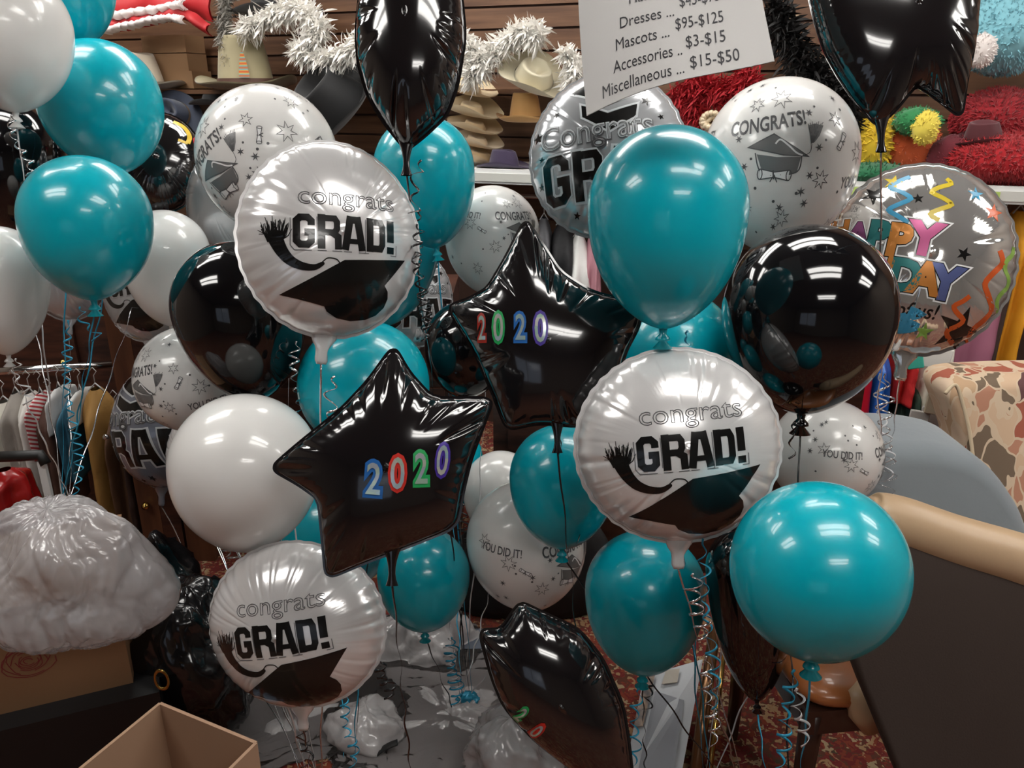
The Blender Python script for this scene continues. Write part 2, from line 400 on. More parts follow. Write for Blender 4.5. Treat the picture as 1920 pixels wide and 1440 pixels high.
def star_foil(key, poly, d, m, label, centre, thick=.32, roll=0, yaw=0, anchor=None, rib='black', neckpx=None, arts=None, curls=None, seed=1, group=None, creases=()):
    s = d / F; xs = [p[0] for p in poly]; ys = [p[1] for p in poly]; cx, cy = centre
    C = P(cx, cy, d); M = frame(yaw, 0, 0)
    pl = chaikin([((x - cx) * s, -(y - cy) * s) for x, y in poly], .16, 3); B, per = resample(pl, 420)
    # inflated membrane height from a Poisson solve on the outline
    G = 110; ax0, ax1 = min(p[0] for p in B), max(p[0] for p in B); az0, az1 = min(p[1] for p in B), max(p[1] for p in B)
    gx = np.linspace(ax0, ax1, G); gz = np.linspace(az0, az1, G); X, Z = np.meshgrid(gx, gz, indexing='ij'); ins = np.zeros((G, G), bool)
    for i in range(len(B)):
        (xa, za), (xb, zb) = B[i], B[(i + 1) % len(B)]
        if abs(zb - za) < 1e-9: continue
        ins ^= ((za > Z) != (zb > Z)) & (X < (xb - xa) * (Z - za) / (zb - za) + xa)
    hx = (gx[1] - gx[0]); hz = (gz[1] - gz[0]); ax_, az_ = 1 / hx ** 2, 1 / hz ** 2; U = np.zeros((G, G))
    for _ in range(2500):
        V = (ax_ * (np.roll(U, 1, 0) + np.roll(U, -1, 0)) + az_ * (np.roll(U, 1, 1) + np.roll(U, -1, 1)) + 1) / (2 * ax_ + 2 * az_); U = np.where(ins, V, 0)
    size = max(ax1 - ax0, az1 - az0); Hh = np.sqrt(U / U.max()) * size * thick / 2
    def hgt(x, z):
        fx = (x - ax0) / hx; fz = (z - az0) / hz; i = int(min(max(fx, 0), G - 2)); j = int(min(max(fz, 0), G - 2)); fx -= i; fz -= j
        return Hh[i, j] * (1 - fx) * (1 - fz) + Hh[i + 1, j] * fx * (1 - fz) + Hh[i, j + 1] * (1 - fx) * fz + Hh[i + 1, j + 1] * fx * fz
    rg = random.Random(seed); n = len(B); nr = 26; SS = [1 - (1 - j / (nr - 1)) ** 1.5 for j in range(nr)]; SS[0] = .004
    fold = [(rg.random() * n, rg.uniform(1.5, 4), rg.uniform(.5, .85), rg.uniform(.2, 1.5)) for _ in range(34)]
    mb = MB()
    for side in (-1, 1):
        vs = []
        for j, q in enumerate(SS):
            for i in range(n):
                x, z = B[i][0] * q, B[i][1] * q; h = hgt(x, z) * min(1, (1 - q) * 30); w_ = 0
                w_ += .0006 * math.sin(i * .75 + 2 * math.sin(i * .11 + seed)) * max(0, (q - .75) / .25)
                for (c, wd, s0, am) in fold:
                    dd = (i - c + n / 2) % n - n / 2
                    if abs(dd) < wd * 3 and q > s0: w_ -= .0055 * am * math.exp(-(dd / wd) ** 2) * min(1, (q - s0) / .25)
                w_ *= size / .4 * min(1, (1 - q) / .05)
                vs.append(Vector((x, side * max(.0008, h + w_), z)))
        fs = [(j * n + i, j * n + (i + 1) % n, (j + 1) * n + (i + 1) % n, (j + 1) * n + i) for j in range(nr - 1) for i in range(n)]; fs.append(tuple(range(n)))
        mb.add(vs, [f[::-1] for f in fs] if side < 0 else fs)
    def fl(u, v):
        i = int(round(u * n)) % n; a, b = B[i], B[(i + 1) % n]; tx, tz = b[0] - a[0], b[1] - a[1]; l = math.hypot(tx, tz) or 1
        nx, nz = tz / l, -tx / l
        if nx * a[0] + nz * a[1] < 0: nx, nz = -nx, -nz
        return Vector((a[0] + nx * .004 * v, .0, a[1] + nz * .004 * v))
    mb.grid(fl, n, 2, closeu=True)
    if neckpx: kx, kz = (neckpx[0] - cx) * s, -(neckpx[1] - cy) * s
    else: kx, kz = 0, min(p[1] for p in B)
    knot = M @ Vector((kx, 0, kz - .05)) + C; root = thing('star_foil_balloon', knot, label, 'balloon', group); off = C - knot
    mesh('balloon_body', place(mb.v, M, off), mb.f, m, root)
    nb = MB()
    def nk(u, v):
        t = 2 * PI * u; wd = .02 - .014 * math.sin(v * 2.2) + .012 * max(0, v - .8); return Vector((kx + wd * math.cos(t), .008 * math.sin(t) * (1 - .4 * v), kz + .018 - .075 * v))
    nb.grid(nk, 16, 8, closeu=True); mesh('neck', place(nb.v, M, off), nb.f, m, root)
    if arts:
        bt = BVHTree.FromPolygons(mb.v, mb.f)
        def mp(u, v, l):
            h = bt.ray_cast(Vector(((u - cx) * s, -5, -(v - cy) * s)), Vector((0, 1, 0)))
            return None if h[0] is None else M @ (h[0] + Vector((0, -.0009 - l, 0))) + off
        for prs, lab in arts:
            g0 = prs[0][0].geo(mp, 9)
            o = printed('number_sticker', g0[0], g0[1], prs[0][1], root, prs[1:], mp, 9); o['label'] = lab
    if anchor is not None: add_ribbon(root, knot, anchor, rib, curls)
    BODIES.append((M, C + M @ Vector(((ax0 + ax1) / 2, 0, (az0 + az1) / 2)), ((ax1 - ax0) * .36, size * thick / 2, (az1 - az0) * .36), root)); BAL[key] = root; return root
# ---------------------------------------------------------------- room shell
M_wood = texmat('brown_slat_wood', 'noise', 3, [(.3, (.085, .038, .02)), (.7, (.18, .09, .047))], .45, vec=(1, 1, 14), detail=5)
M_wall = mat('dark_brown_paint', (.07, .035, .025), .7); M_wall2 = mat('taupe_paint', (.20, .16, .13), .8)
M_ceil = mat('ceiling_tile', (.20, .19, .18), .9, bump=(60, .4))
M_carpet = texmat('patterned_carpet', 'voronoi', 52, [(0, (.14, .014, .012)), (.30, (.20, .035, .015)), (.46, (.34, .20, .10)), (.55, (.10, .03, .015)), (.70, (.36, .26, .15)), (.78, (.16, .016, .014)), (.90, (.06, .04, .02))], .95, dist=.12, const=True, bump=.3)
SH = 1.35
pA = onz(895, 318, SH); pB = onz(1900, 352, SH); E1 = (pB - pA).normalized(); N1 = Vector((-E1.y, E1.x, 0))   # along the shelf, and away into the wall
WANG = math.atan2(E1.y, E1.x)
def W(s, off, z): return Vector((pA.x, pA.y, 0)) + E1 * s + N1 * off + Vector((0, 0, z))
RZ = Matrix.Rotation(WANG, 3, 'Z')
def onwall(px, py, off): return onplane(px, py, W(0, off, 0), N1)
mb = MB(); mb.box((.3, .5, -.03), (7.4, 9.4, .06)); tag(mb.build('floor', M_carpet, None, False), kind='structure')
mb = MB(); mb.box((.3, .5, CEIL + .03), (7.4, 9.4, .06)); tag(mb.build('ceiling', M_ceil, None, False), kind='structure')
mb = MB(); mb.box(W(-.4, .52, 0) + Vector((0, 0, CEIL / 2)), (8.0, .05, CEIL), RZ)
z = 1.0
while z < CEIL - .08:
    mb.box(W(-.4, .488, z + .043), (8.0, .02, .082), RZ, 1); z += .092
tag(mb.build('wall_back', [M_wall, M_wood], None, False), kind='structure')
mb = MB(); mb.box((-3.37, .5, CEIL / 2), (.06, 9.4, CEIL)); tag(mb.build('wall_left', M_wall2, None, False), kind='structure')
mb = MB(); mb.box((3.97, .5, CEIL / 2), (.06, 9.4, CEIL)); tag(mb.build('wall_right', M_wall2, None, False), kind='structure')
# the wall behind the camera has a shop window onto the street
mb = MB(); mb.box((.3, -4.17, .45), (7.4, .06, .9)); mb.box((.3, -4.17, 2.55), (7.4, .06, .6)); mb.box((-3.0, -4.17, 1.575), (.8, .06, 1.35)); mb.box((1.8, -4.17, 1.575), (4.4, .06, 1.35))
tag(mb.build('wall_front', M_wall2, None, False), kind='structure')
wf = MB()
for x in (-2.6, -1.5, -.4): wf.box((x, -4.17, 1.575), (.05, .08, 1.35))
wf.box((-1.5, -4.17, .92), (2.25, .08, .05)); wf.box((-1.5, -4.17, 2.23), (2.25, .08, .05))
wo = wf.build('window_1', mat('window_frame_paint', (.5, .5, .5), .4), None, False); tag(wo, kind='structure')
gb = MB(); gb.box((-1.5, -4.17, 1.575), (2.2, .006, 1.3)); gb.build('glass', mat('window_glass', (1, 1, 1), .02, trans=1), wo, False)
# ceiling lights
M_lamp = mat('lamp_diffuser', (1, .975, .93), .4, emit=LAMP); M_lframe = mat('white_metal', (.75, .75, .75), .4)
for i, (x, y) in enumerate(LIGHTS):
    t = thing('ceiling_light', (x, y, CEIL), 'recessed white fluorescent ceiling light above the shop floor', 'light', 'ceiling lights')
    f = MB(); f.box((0, 0, -.012), (1.24, .64, .024)); f.build('frame', M_lframe, t, False)
    for k in (-1, 1):
        f = MB(); f.box((0, k * .15, -.03), (1.16, .2, .012)); f.build('diffuser', M_lamp, t, False)
# ---------------------------------------------------------------- printed designs
def congrats_art(scale=1.0, roll=0, du=0, dv=0, seed=0):
    T = (du, dv, scale, math.radians(roll)); ink = Art(); gry = Art(); wht = Art()
    for a in (ink, gry, wht): a.T = T
    ink.text('CONGRATS!', -.12, .40, .26, .72, 1.1, bold=.022, rot=.06, arc=.08)
    cap = [(-.36, .12), (.02, .24), (.42, -.10), (.06, -.04)]
    gry.poly([(-.36, .12), (-.02, .26), (.42, -.06), (.1, -.02)])
    gry.poly([(-.24, .02), (.02, -.04), (.32, -.06), (.27, -.26), (.05, -.30), (-.18, -.2)])
    ink.stroke([(-.36, .12), (-.02, .26), (.42, -.06), (.1, -.02)], .016, True, .004)
    ink.stroke(_bez([(-.26, .04), (-.2, -.2), (.02, -.27), (.28, -.24), (.33, -.05)]), .016, False, .004)
    wht.stroke(_bez([(0, .13), (.06, .18), (.16, .1), (.26, 0), (.34, -.04)]), .022, False, .006)
    # tassel
    gry.poly([(.45, .10), (.44, .22), (.43, .34), (.52, .36), (.64, .33), (.57, .2), (.50, .12)])
    for k in range(8): ink.stroke([(.455 + .004 * k, .11), (.44 + .016 * k, .24), (.425 + .031 * k, .36 + .015 * (k % 3))], .008)
    ink.stroke(_bez([(.36, -.05), (.44, .0), (.46, .10)]), .008)
    # diploma
    def scroll(x, y, k, a):
        c, q = math.cos(a), math.sin(a); R = lambda u, v: (x + k * (u * c - v * q), y + k * (u * q + v * c))
        wht.poly([R(-.2, -.07), R(-.2, .07), R(0, .035), R(.2, .07), R(.2, -.07), R(0, -.035)], .007)
        for pl in ([(-.2, .07), (0, .035), (.2, .07)], [(-.2, -.07), (0, -.035), (.2, -.07)]): ink.stroke([R(*p) for p in pl], .016 * max(.7, k), False, .009)
        for sx in (-.2, .2): ink.stroke([R(sx + .035 * math.cos(t), .07 * math.sin(t)) for t in [2 * PI * i / 10 for i in range(10)]], .014 * max(.7, k), True, .009)
        ink.stroke([R(-.02, .06), R(0, -.06)], .02, False, .009); ink.stroke([R(.0, .0), R(.05, -.1)], .014, False, .009); ink.stroke([R(.0, .0), R(-.05, -.1)], .014, False, .009)
    scroll(-.02, -.26, .95, -.12)
    scroll(.92, .12, .55, 1.0); scroll(-.95, .05, .5, -.5); scroll(1.55, -.75, .62, -.2); scroll(2.6, .1, .55, .4)
    for u, v in ((-1.42, .40), (1.42, -.40)): ink.text('YOU DID IT!', u, v, .2, .75, 1.05, bold=.016, rot=.05 if u > 0 else -.06)
    ink.text('CLASS ACT', 2.6, -.5, .18, .8, 1.0, bold=.014)
    rg = random.Random(seed)
    for (x, y, r, n) in [(.08, .78, .17, 7), (-.3, .72, .12, 7), (.86, .42, .11, 6), (.62, -.36, .12, 7), (-.62, -.32, .15, 7), (1.3, -.02, .16, 7), (-1.25, .2, .15, 7), (1.75, .35, .14, 7), (-1.1, -.85, .15, 7), (.1, -.85, .13, 7), (-1.8, .5, .14, 6), (1.2, -1.0, .12, 7), (2.2, .4, .14, 7), (2.2, -.7, .14, 7)]:
        ink.stroke(star_pts(x, y, r, r * .42, n, rg.random()), .011, True)
    for k in range(46):
        x = rg.uniform(-2.1, 2.9); y = rg.uniform(-1.05, 1.15)
        if -.65 < x < .7 and -.38 < y < .62: continue
        if 1.0 < abs(x) < 1.9 and abs(y + .36) < .14: continue
        if k % 2: ink.dot(x, y, .022, 8)
        else: ink.poly(star_pts(x, y, .07, .022, 6, rg.random()))
    for (x, y) in [(.56, .05), (.46, .52), (-.5, .25), (.45, -.3), (-.42, -.12)]: ink.poly(star_pts(x, y, .06, .02, 6, x)); ink.dot(x + .1, y + .09, .018, 8)
    return [(gry, M_gink_soft, 'printed_cap'), (wht, M_wink, 'printed_scrolls'), (ink, M_gink, 'printed_lettering')]
M_gink_soft = mat('soft_grey_ink', (.17, .17, .17), .3)
def blk(a, ch, x, y, w, h, t, l=0):
    """heavy condensed block letter in box x..x+w, y..y+h, stem t"""
    S = lambda pts, close=False, tt=None: a.stroke([(x + p[0] * w, y + p[1] * h) for p in pts], tt or t, close, l)
    e = t / 2 / w; f = t / 2 / h; c = .10
    if ch == 'G': S([(1 - e, .66), (1 - e, 1 - f - c), (1 - e - c * 1.6, 1 - f), (e + c * 1.6, 1 - f), (e, 1 - f - c), (e, f + c), (e + c * 1.6, f), (1 - e - c * 1.6, f), (1 - e, f + c), (1 - e, .46), (.52, .46)], False, t * .92)
    if ch == 'R':
        S([(e, 0), (e, 1)]); S([(e, 1 - f), (1 - e - c, 1 - f), (1 - e, 1 - f - c), (1 - e, .5 + c), (1 - e - c, .48), (e, .48)], False, t * .85); S([(.62, .48), (1 - e * .7, .36), (1 - e * .6, 0)], False, t * .95)
    if ch == 'A': S([(e * .9, 0), (.36, 1)]); S([(1 - e * .9, 0), (.64, 1)]); S([(.3, 1 - f), (.7, 1 - f)]); S([(.2, .26), (.8, .26)], False, t * .7)
    if ch == 'D': S([(e, 0), (e, 1)]); S([(e, 1 - f), (1 - e - c, 1 - f), (1 - e, 1 - f - c * 1.3), (1 - e, f + c * 1.3), (1 - e - c, f), (e, f)], False, t * .9)
    if ch == '!': S([(.5, .34), (.5, 1)], False, t * 1.1); S([(.5, 0), (.5, .2)], False, t * 1.1)
def grad_art():
    ink = Art(); cap = Art(); ol = Art(); k = 1 / 188
    # lettering, tilted upward to the right
    a0 = math.radians(5.5)
    for a, dx, dy, mm in ((ol, .018, -.03, 1), (ink, 0, 0, 0)):
        a.T = (-.49 + dx, -.235 + dy, .93, a0); x = 0
        for ch, wd in (('G', .235), ('R', .25), ('A', .27), ('D', .235), ('!', .075)):
            if not mm: blk(a, ch, x, 0, wd, .38, .082)
            x += wd + (.015 if ch in 'RA' else .028)
    # thin offset outline behind the letters
    ol.T = (-.49, -.235, .93, a0)
    for seg in ([(-.02, .33), (-.022, .03), (.02, -.022), (.2, -.022)], [(.262, -.02), (.36, -.02)], [(.42, -.02), (.53, -.02)], [(.55, -.02), (.64, -.02)], [(.775, -.02), (.80, -.02), (.80, .36)], [(.72, -.022), (.84, -.022)], [(1.115, -.02), (1.19, -.02), (1.19, .1)], [(.255, .35), (.255, .03)]):
        ol.stroke(seg, .009)
    ol.T = (0, 0, 1, 0)
    ol.text('congrats', .03, .36, .27, 1.12, 1.0, outline=.016, rot=a0)
    q = lambda x, y: ((x - 1277) * k, -(y - 835) * k)
    cap.poly([q(*p) for p in [(1417, 865), (1395, 897), (1376, 924), (1386, 934), (1390, 948), (1386, 966), (1372, 983), (1350, 995), (1318, 1002), (1288, 1000), (1266, 990), (1259, 981), (1215, 974), (1174, 968), (1228, 930), (1284, 889), (1350, 878)]], .002)
    cap.stroke([q(*p) for p in _bez([(1276, 897), (1268, 890), (1252, 890), (1244, 897), (1240, 902)])], .012)
    body = _bez([(1243, 902), (1228, 911), (1205, 911), (1184, 903), (1168, 888), (1158, 872), (1153, 860)], 5)
    n = len(body)
    for i in range(n - 1):
        ww = .04 + .115 * (i / n) ** .9
        cap.stroke([q(*body[i]), q(*body[i + 1])], ww, False, .002); cap.dot(*q(*body[i]), ww / 2, 12)
    rg = random.Random(4)
    for i in range(80):
        t = rg.random(); sx = 1142 + 24 * t; ex = sx + (t - .5) * 22 - 4 + rg.gauss(0, 4); ey = 838 - 8 * math.sin(t * PI) + rg.gauss(0, 5) + 8 * (1 - t); md = rg.uniform(-3, 3)
        cap.stroke([q(sx, 872 - 6 * t), q((sx + ex) / 2 + md, 857), q(ex, ey)], .013, False, .002, .005)
    return [(ol, M_gink, 'printed_outline_lettering', None), (ink, M_ink, 'printed_bold_lettering', None), (cap, M_ink, 'printed_cap', 'black graduation cap print with flying tassel')]
def num2020(pts, size, cols, M_in):
    """foil numeral stickers: coloured border, shiny face"""
    out = []
    for ch, (x, y, sz, sx, rot), c in zip('2020', pts, cols):
        b = Art(); b.text(ch, x, y, sz, sx, -1, bold=.10, rot=rot, l=0)
        i = Art(); i.text(ch, x, y, sz, sx, -1, bold=.012, rot=rot, l=.0012)
        out.append(([(b, c), (i, M_in)], 'foil numeral %s with %s border' % (ch, c.name.split('_')[-2])))
    return out
M_irid = texmat('iridescent_foil', 'voronoi', 60, [(0, (.75, .6, .62)), (.3, (.45, .7, .8)), (.55, (.8, .75, .7)), (.75, (.5, .75, .6)), (1, (.6, .5, .8))], .15)
M_irid.node_tree.nodes['Principled BSDF'].inputs['Metallic'].default_value = .5
def big_congrats_art():
    wh = Art(); gr = Art(); ink = Art()
    # cap on top
    ink.poly([(-.45, .72), (.02, .98), (.55, .70), (.06, .50)], .001); ink.poly([(-.28, .52), (.06, .38), (.42, .50), (.40, .34), (.08, .16), (-.26, .36)], .001)
    wh.stroke([(-.45, .72), (.02, .98), (.55, .70), (.06, .50)], .03, True, .004); wh.stroke([(-.29, .54), (.06, .40), (.43, .52), (.41, .33), (.08, .14), (-.27, .35)], .025, True, .004)
    wh.stroke([(.02 + .07 * math.cos(t), .73 + .04 * math.sin(t)) for t in [2 * PI * i / 12 for i in range(12)]], .015, True, .006)
    gr.text('Congrats', -.1, .17, .43, .9, 1, bold=.045, rot=.09); wh.text('Congrats', -.105, .18, .43, .9, 1, bold=.02, rot=.09, l=.01)
    gr.text('Congrats', -.1, .175, .43, .9, 1, outline=.012, bold=.03, rot=.09, l=.03)
    x = -.80
    wh.T = (0, 0, 1, .06); ink.T = (0, 0, 1, .06)
    for ch, wd in (('G', .36), ('R', .38), ('A', .42), ('D', .36)):
        blk(wh, ch, x - .02, -.68, wd + .04, .66, .17, .004); blk(ink, ch, x, -.65, wd, .60, .115, .02); x += wd + .05
    wh.T = ink.T = (0, 0, 1, 0)
    for (a, b, r) in [(-.86, .2, .08), (-.8, -.1, .045), (-.6, .45, .05), (.52, .55, .07), (.3, .4, .05), (-.35, -.82, .05), (-.82, -.42, .05), (.2, -.85, .06), (.85, .1, .06), (.7, .35, .04), (0, -.9, .05)]:
        ink.poly(star_pts(a, b, r, r * .42, 5, a * 3))
    return [(gr, M_gink, 'printed_letter_shadows', None), (wh, M_lgink2, 'printed_outline_lettering', None), (ink, M_ink, 'printed_bold_lettering', None)]
M_lgink2 = mat('pale_grey_ink', (.6, .62, .64), .3)
def birthday_arts():
    out = []; K = .86; C = {'or': (.62, .24, .05), 'pu': (.30, .09, .24), 'tl': (.03, .20, .20), 'mg': (.42, .07, .2), 'gr': (.06, .25, .12), 'bl': (.12, .15, .35)}
    Art0 = lambda: (lambda a: (setattr(a, 'T', (-.23, -.06, .92, 0)), a)[1])(Art())
    wh = Art0(); bk = Art0(); grp = {}
    def letter(ch, x, y, h, wd, c, rot=0):
        sz = h * 1.35
        bk.text(ch, x, y, sz, wd, 1, bold=.075, rot=rot, l=.01); wh.text(ch, x, y, sz, wd, 1, bold=.11, rot=rot)
        grp.setdefault(c, Art0()).text(ch, x, y, sz, wd, 1, bold=.055, rot=rot, l=.03)
    for ch, x, y, h, wd, c in (('H', -.72, .30, .24, .8, 'or'), ('A', -.53, .24, .26, .85, 'pu'), ('P', -.32, .20, .36, .85, 'tl'), ('P', -.10, .16, .38, .9, 'or'), ('Y', .17, .20, .38, 1.0, 'mg')): letter(ch, x, y, h, wd, c, -.08)
    for ch, x, y, h, wd, c in (('B', -.84, -.12, .30, .8, 'bl'), ('I', -.70, -.14, .30, .8, 'or'), ('R', -.56, -.16, .30, .8, 'mg'), ('T', -.40, -.18, .30, .8, 'gr'), ('H', -.24, -.20, .32, .8, 'or'), ('D', .02, -.24, .36, .95, 'tl'), ('A', .24, -.25, .36, .95, 'or'), ('Y', .46, -.28, .38, .95, 'bl')): letter(ch, x, y, h, wd, c, -.08)
    out += [(wh, M_wink, 'printed_letter_edges', None), (bk, M_ink, 'printed_letter_outlines', None)]
    for c, a in grp.items(): out.append((a, mat('birthday_ink_' + c, C[c], .3, metal=.3), 'printed_coloured_letters', None))
    t = Art(); t.text('of us!', -.02, -.62, .2, .95, 1.1, bold=.01, shear=.25)
    for (x, y, r) in [(-.6, .62, .12), (.33, .02, .08), (-.18, .58, .06), (.0, .72, .05)]: t.poly(star_pts(x, y, r, r * .4, 5, x))
    t.poly(star_pts(.45, -.76, .26, .1, 5, .2)); out.append((t, M_ink, 'printed_greeting', None))
    s = {k: Art() for k in ('bl', 'ye', 're', 'gn')}
    def squig(a, x, y, h, am, ph, w_=.05):
        a.stroke(_bez([(x + am * math.sin(ph + i * 1.5), y - h * i / 8) for i in range(9)], 3), w_, False, .002)
    squig(s['re'], .68, .12, 1.0, .08, .3, .06); squig(s['ye'], .05, .85, .5, .1, .5); squig(s['bl'], -.35, .85, .55, .1, 2); squig(s['gn'], .84, .2, .7, .05, 1); squig(s['bl'], -.1, -.62, .25, .1, 0, .09); squig(s['re'], .4, -.4, .5, .07, 1.5, .05)
    s['ye'].poly(star_pts(-.42, .78, .1, .04, 5, .3)); s['re'].poly(star_pts(.6, .52, .11, .045, 5, .1)); s['bl'].poly(star_pts(.4, .7, .09, .035, 5, 0)); s['gn'].poly(star_pts(.1, -.82, .1, .04, 5, 0))
    for k, c in (('bl', (.05, .3, .5)), ('ye', (.6, .45, .03)), ('re', (.6, .1, .02)), ('gn', (.25, .42, .08))): out.append((s[k], mat('streamer_ink_' + k, c, .3), 'printed_streamers', None))
    return out
GA = grad_art()
def at(t, x, y, sz, sx, bo, l=0): a = Art(); a.text(t, x, y, sz, sx, -1, bold=bo, rot=.6, l=l); return a
# ---------------------------------------------------------------- anchors where the ribbons are gathered
An = {'left': P(128, 938, 2.15), 'mid': P(598, 1500, 2.0), 'mid2': P(655, 1500, 2.05), 'knot': P(876, 1312, 2.3), 'dark': P(905, 1440, 2.35), 'right': P(1395, 1520, 1.95), 'right2': P(1325, 1500, 2.0), 'low': P(1215, 1500, 2.1), 'far': P(1655, 962, 2.35), 'drk2': P(1475, 1700, 1.6)}
def cl(x0, y0, x1, y1, d, c, r=.011, t=8): return (P(x0, y0, d), P(x1, y1, d), r, t, c)
L = latex
# left bunch
L('1', (-100, 125, -60, 205), 1.80, M_white, 'white latex balloon cut by the top left corner, white ribbon tied below', anchor=An['left'], curls=[cl(22, 215, 48, 330, 1.8, 'silver', .008, 6)])
L('2', (20, 208, -140, 92), 2.16, M_teal, 'teal latex balloon cut by the top edge, behind the white one', anchor=An['left'], rib='blue')
L('3', (82, 300, 80, 325), 2.12, M_teal, 'teal latex balloon in front of the cream hat, between two other teal ones', roll=14, anchor=An['left'], rib='blue')
L('4', (47, 278, 295, 564), 1.80, M_teal, 'teal latex balloon lowest in the left stack, turquoise ribbons under its knot', anchor=An['left'], rib='blue', curls=[cl(150, 575, 172, 640, 1.8, 'blue', .008, 3), cl(128, 600, 135, 930, 1.85, 'blue', .009, 16)])
L('5', (-85, 82, 425, 668), 1.90, M_white, 'white latex balloon cut by the left edge above the clothes rail', anchor=An['left'], curls=[cl(30, 672, 44, 760, 1.9, 'white', .01, 4)])
L('6', (-65, 110, 195, 440), 2.30, M_black, 'black latex balloon at the left edge behind the teal and white balloons', anchor=An['left'], rib='silver')
ya = Art(); ra = Art(); wa = Art()
ya.stroke(_bez([(.30, .82), (.50, .74), (.62, .55), (.60, .36)]), .085); ya.stroke([(.60, .36), (.42, .40)], .06); wa.stroke(_bez([(.24, .70), (.40, .62), (.48, .50)]), .05)
ra.poly([(.72, .60), (.84, .46), (.88, .26), (.80, .18), (.72, .34), (.68, .50)])
a7 = [(ya, mat('yellow_ink', (.75, .50, .05), .3)), (ra, mat('red_ink', (.50, .03, .04), .3)), (wa, M_wink)]
round_foil('7', (222, 378, 212, 398), 2.52, M_bfoil, 'black foil balloon with a yellow and red print behind the upper teal balloon', yaw=15, anchor=An['left'], seed=3, arts=a7)
L('8', (232, 390, 395, 612), 2.20, M_white, 'plain white latex balloon beside the big black one, left of it', anchor=An['mid'])
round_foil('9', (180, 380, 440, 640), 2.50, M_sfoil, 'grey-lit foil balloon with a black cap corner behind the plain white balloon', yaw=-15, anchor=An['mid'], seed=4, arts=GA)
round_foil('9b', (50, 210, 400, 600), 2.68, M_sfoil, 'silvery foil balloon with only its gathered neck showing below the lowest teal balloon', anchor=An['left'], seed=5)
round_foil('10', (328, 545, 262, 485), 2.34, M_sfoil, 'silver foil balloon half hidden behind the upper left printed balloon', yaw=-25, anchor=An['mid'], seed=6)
L('11', (374, 632, 165, 440), 1.85, M_white, 'white printed balloon with mortarboard, above and behind the left round foil balloon', roll=6, anchor=An['mid'], art=congrats_art and (congrats_art(.92, 24, -.52, -.28, 1), None))
round_foil('12', (452, 792, 268, 632), 1.52, M_wfoil, 'white round foil balloon with a cap print above the left black star', yaw=26, roll=-5, anchor=An['mid'], seed=7, arts=GA, curls=[cl(628, 705, 606, 790, 1.5, 'silver', .010, 2.5)])
L('13', (332, 572, 452, 757), 1.80, M_black, 'glossy black latex balloon left of the round white foil one', roll=10, anchor=An['mid'], rib='white', curls=[cl(556, 640, 552, 775, 1.75, 'silver', .011, 6)])
L('14', (257, 455, 612, 812), 2.03, M_white, 'smaller white printed balloon below the black latex one at left', roll=3, anchor=An['mid'], art=(congrats_art(.9, 4, -.62, -.08, 2), None))
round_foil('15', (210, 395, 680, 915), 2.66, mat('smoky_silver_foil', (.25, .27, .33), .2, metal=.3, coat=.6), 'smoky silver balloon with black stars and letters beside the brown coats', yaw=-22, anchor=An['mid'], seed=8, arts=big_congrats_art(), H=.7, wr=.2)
round_foil('16', (296, 515, 742, 980), 2.26, M_wfoil, 'white foil balloon showing as a rim behind the big white latex balloon', yaw=-20, anchor=An['mid'], seed=9)
L('17', (323, 597, 738, 1040), 1.62, M_white, 'big plain white latex balloon at the left tip of the lower star', anchor=An['mid'], curls=[cl(425, 1010, 440, 1075, 1.66, 'silver', .01, 4)])
L('18', (520, 745, 880, 1110), 2.34, M_teal, 'teal latex balloon peeking between the big white balloon and the lower star', anchor=An['mid2'], rib='blue')
L('19', (560, 805, 600, 850), 1.85, M_teal, 'teal latex balloon behind the tip of the lower black star', anchor=An['mid2'], rib='blue', curls=[cl(648, 1300, 655, 1440, 1.85, 'blue', .010, 7)])
M_blue_b = mat('blue_sticker', (.02, .13, .42), .3); M_red_b = mat('red_sticker', (.6, .03, .02), .3); M_green_b = mat('green_sticker', (.02, .36, .10), .3); M_purple_b = mat('purple_sticker', (.06, .03, .30), .3)
star_foil('20', [(738, 648), (768, 700), (812, 748), (925, 746), (905, 800), (882, 862), (868, 920), (856, 988), (760, 1026), (690, 1052), (612, 1085), (606, 1020), (598, 935), (560, 908), (507, 878), (560, 832), (640, 768), (690, 715)], 1.38, M_bfoil, 'black star foil balloon with blue, red, green and purple 2020 numerals, lower left', (735, 870), seed=11, anchor=P(765, 1500, 2.0), neckpx=(735, 1036),
    arts=num2020([(712, 893, 80, .72, .08), (755, 883, 80, .68, .03), (797, 875, 78, .62, .0), (834, 861, 76, .56, .1)], 1, [M_blue_b, M_red_b, M_green_b, M_purple_b], M_irid))
star_foil('21', [(985, 410), (1012, 450), (1050, 510), (1110, 548), (1204, 570), (1198, 612), (1170, 665), (1150, 760), (1090, 800), (1010, 793), (950, 806), (925, 740), (890, 660), (838, 575), (880, 560), (915, 540), (950, 480)], 1.60, M_bfoil, 'black star foil balloon with 2020 numerals pointing up beside the large teal balloon', (1020, 640), seed=12, anchor=P(1112, 1500, 1.9), neckpx=(1045, 796),
    arts=num2020([(905, 620, 62, .45, .0), (935, 620, 70, .55, .0), (975, 620, 66, .6, .0), (1011, 622, 72, .62, .0)], 1, [mat('dull_red_sticker', (.35, .03, .02), .3), M_green_b, M_blue_b, M_purple_b], M_irid), curls=[cl(1046, 805, 1080, 1020, 1.75, 'black', .004, 5)])
L('22', (705, 893, 220, 465), 2.00, M_teal, 'teal latex balloon below the tapering black foil balloon at top centre', roll=8, anchor=An['knot'], rib='blue')
L('23', (640, 822, 355, 612), 2.28, M_teal, 'teal latex balloon right behind the left round foil balloon', roll=-6, anchor=An['mid2'], rib='black', curls=[cl(785, 390, 790, 640, 1.9, 'black', .012, 9)])
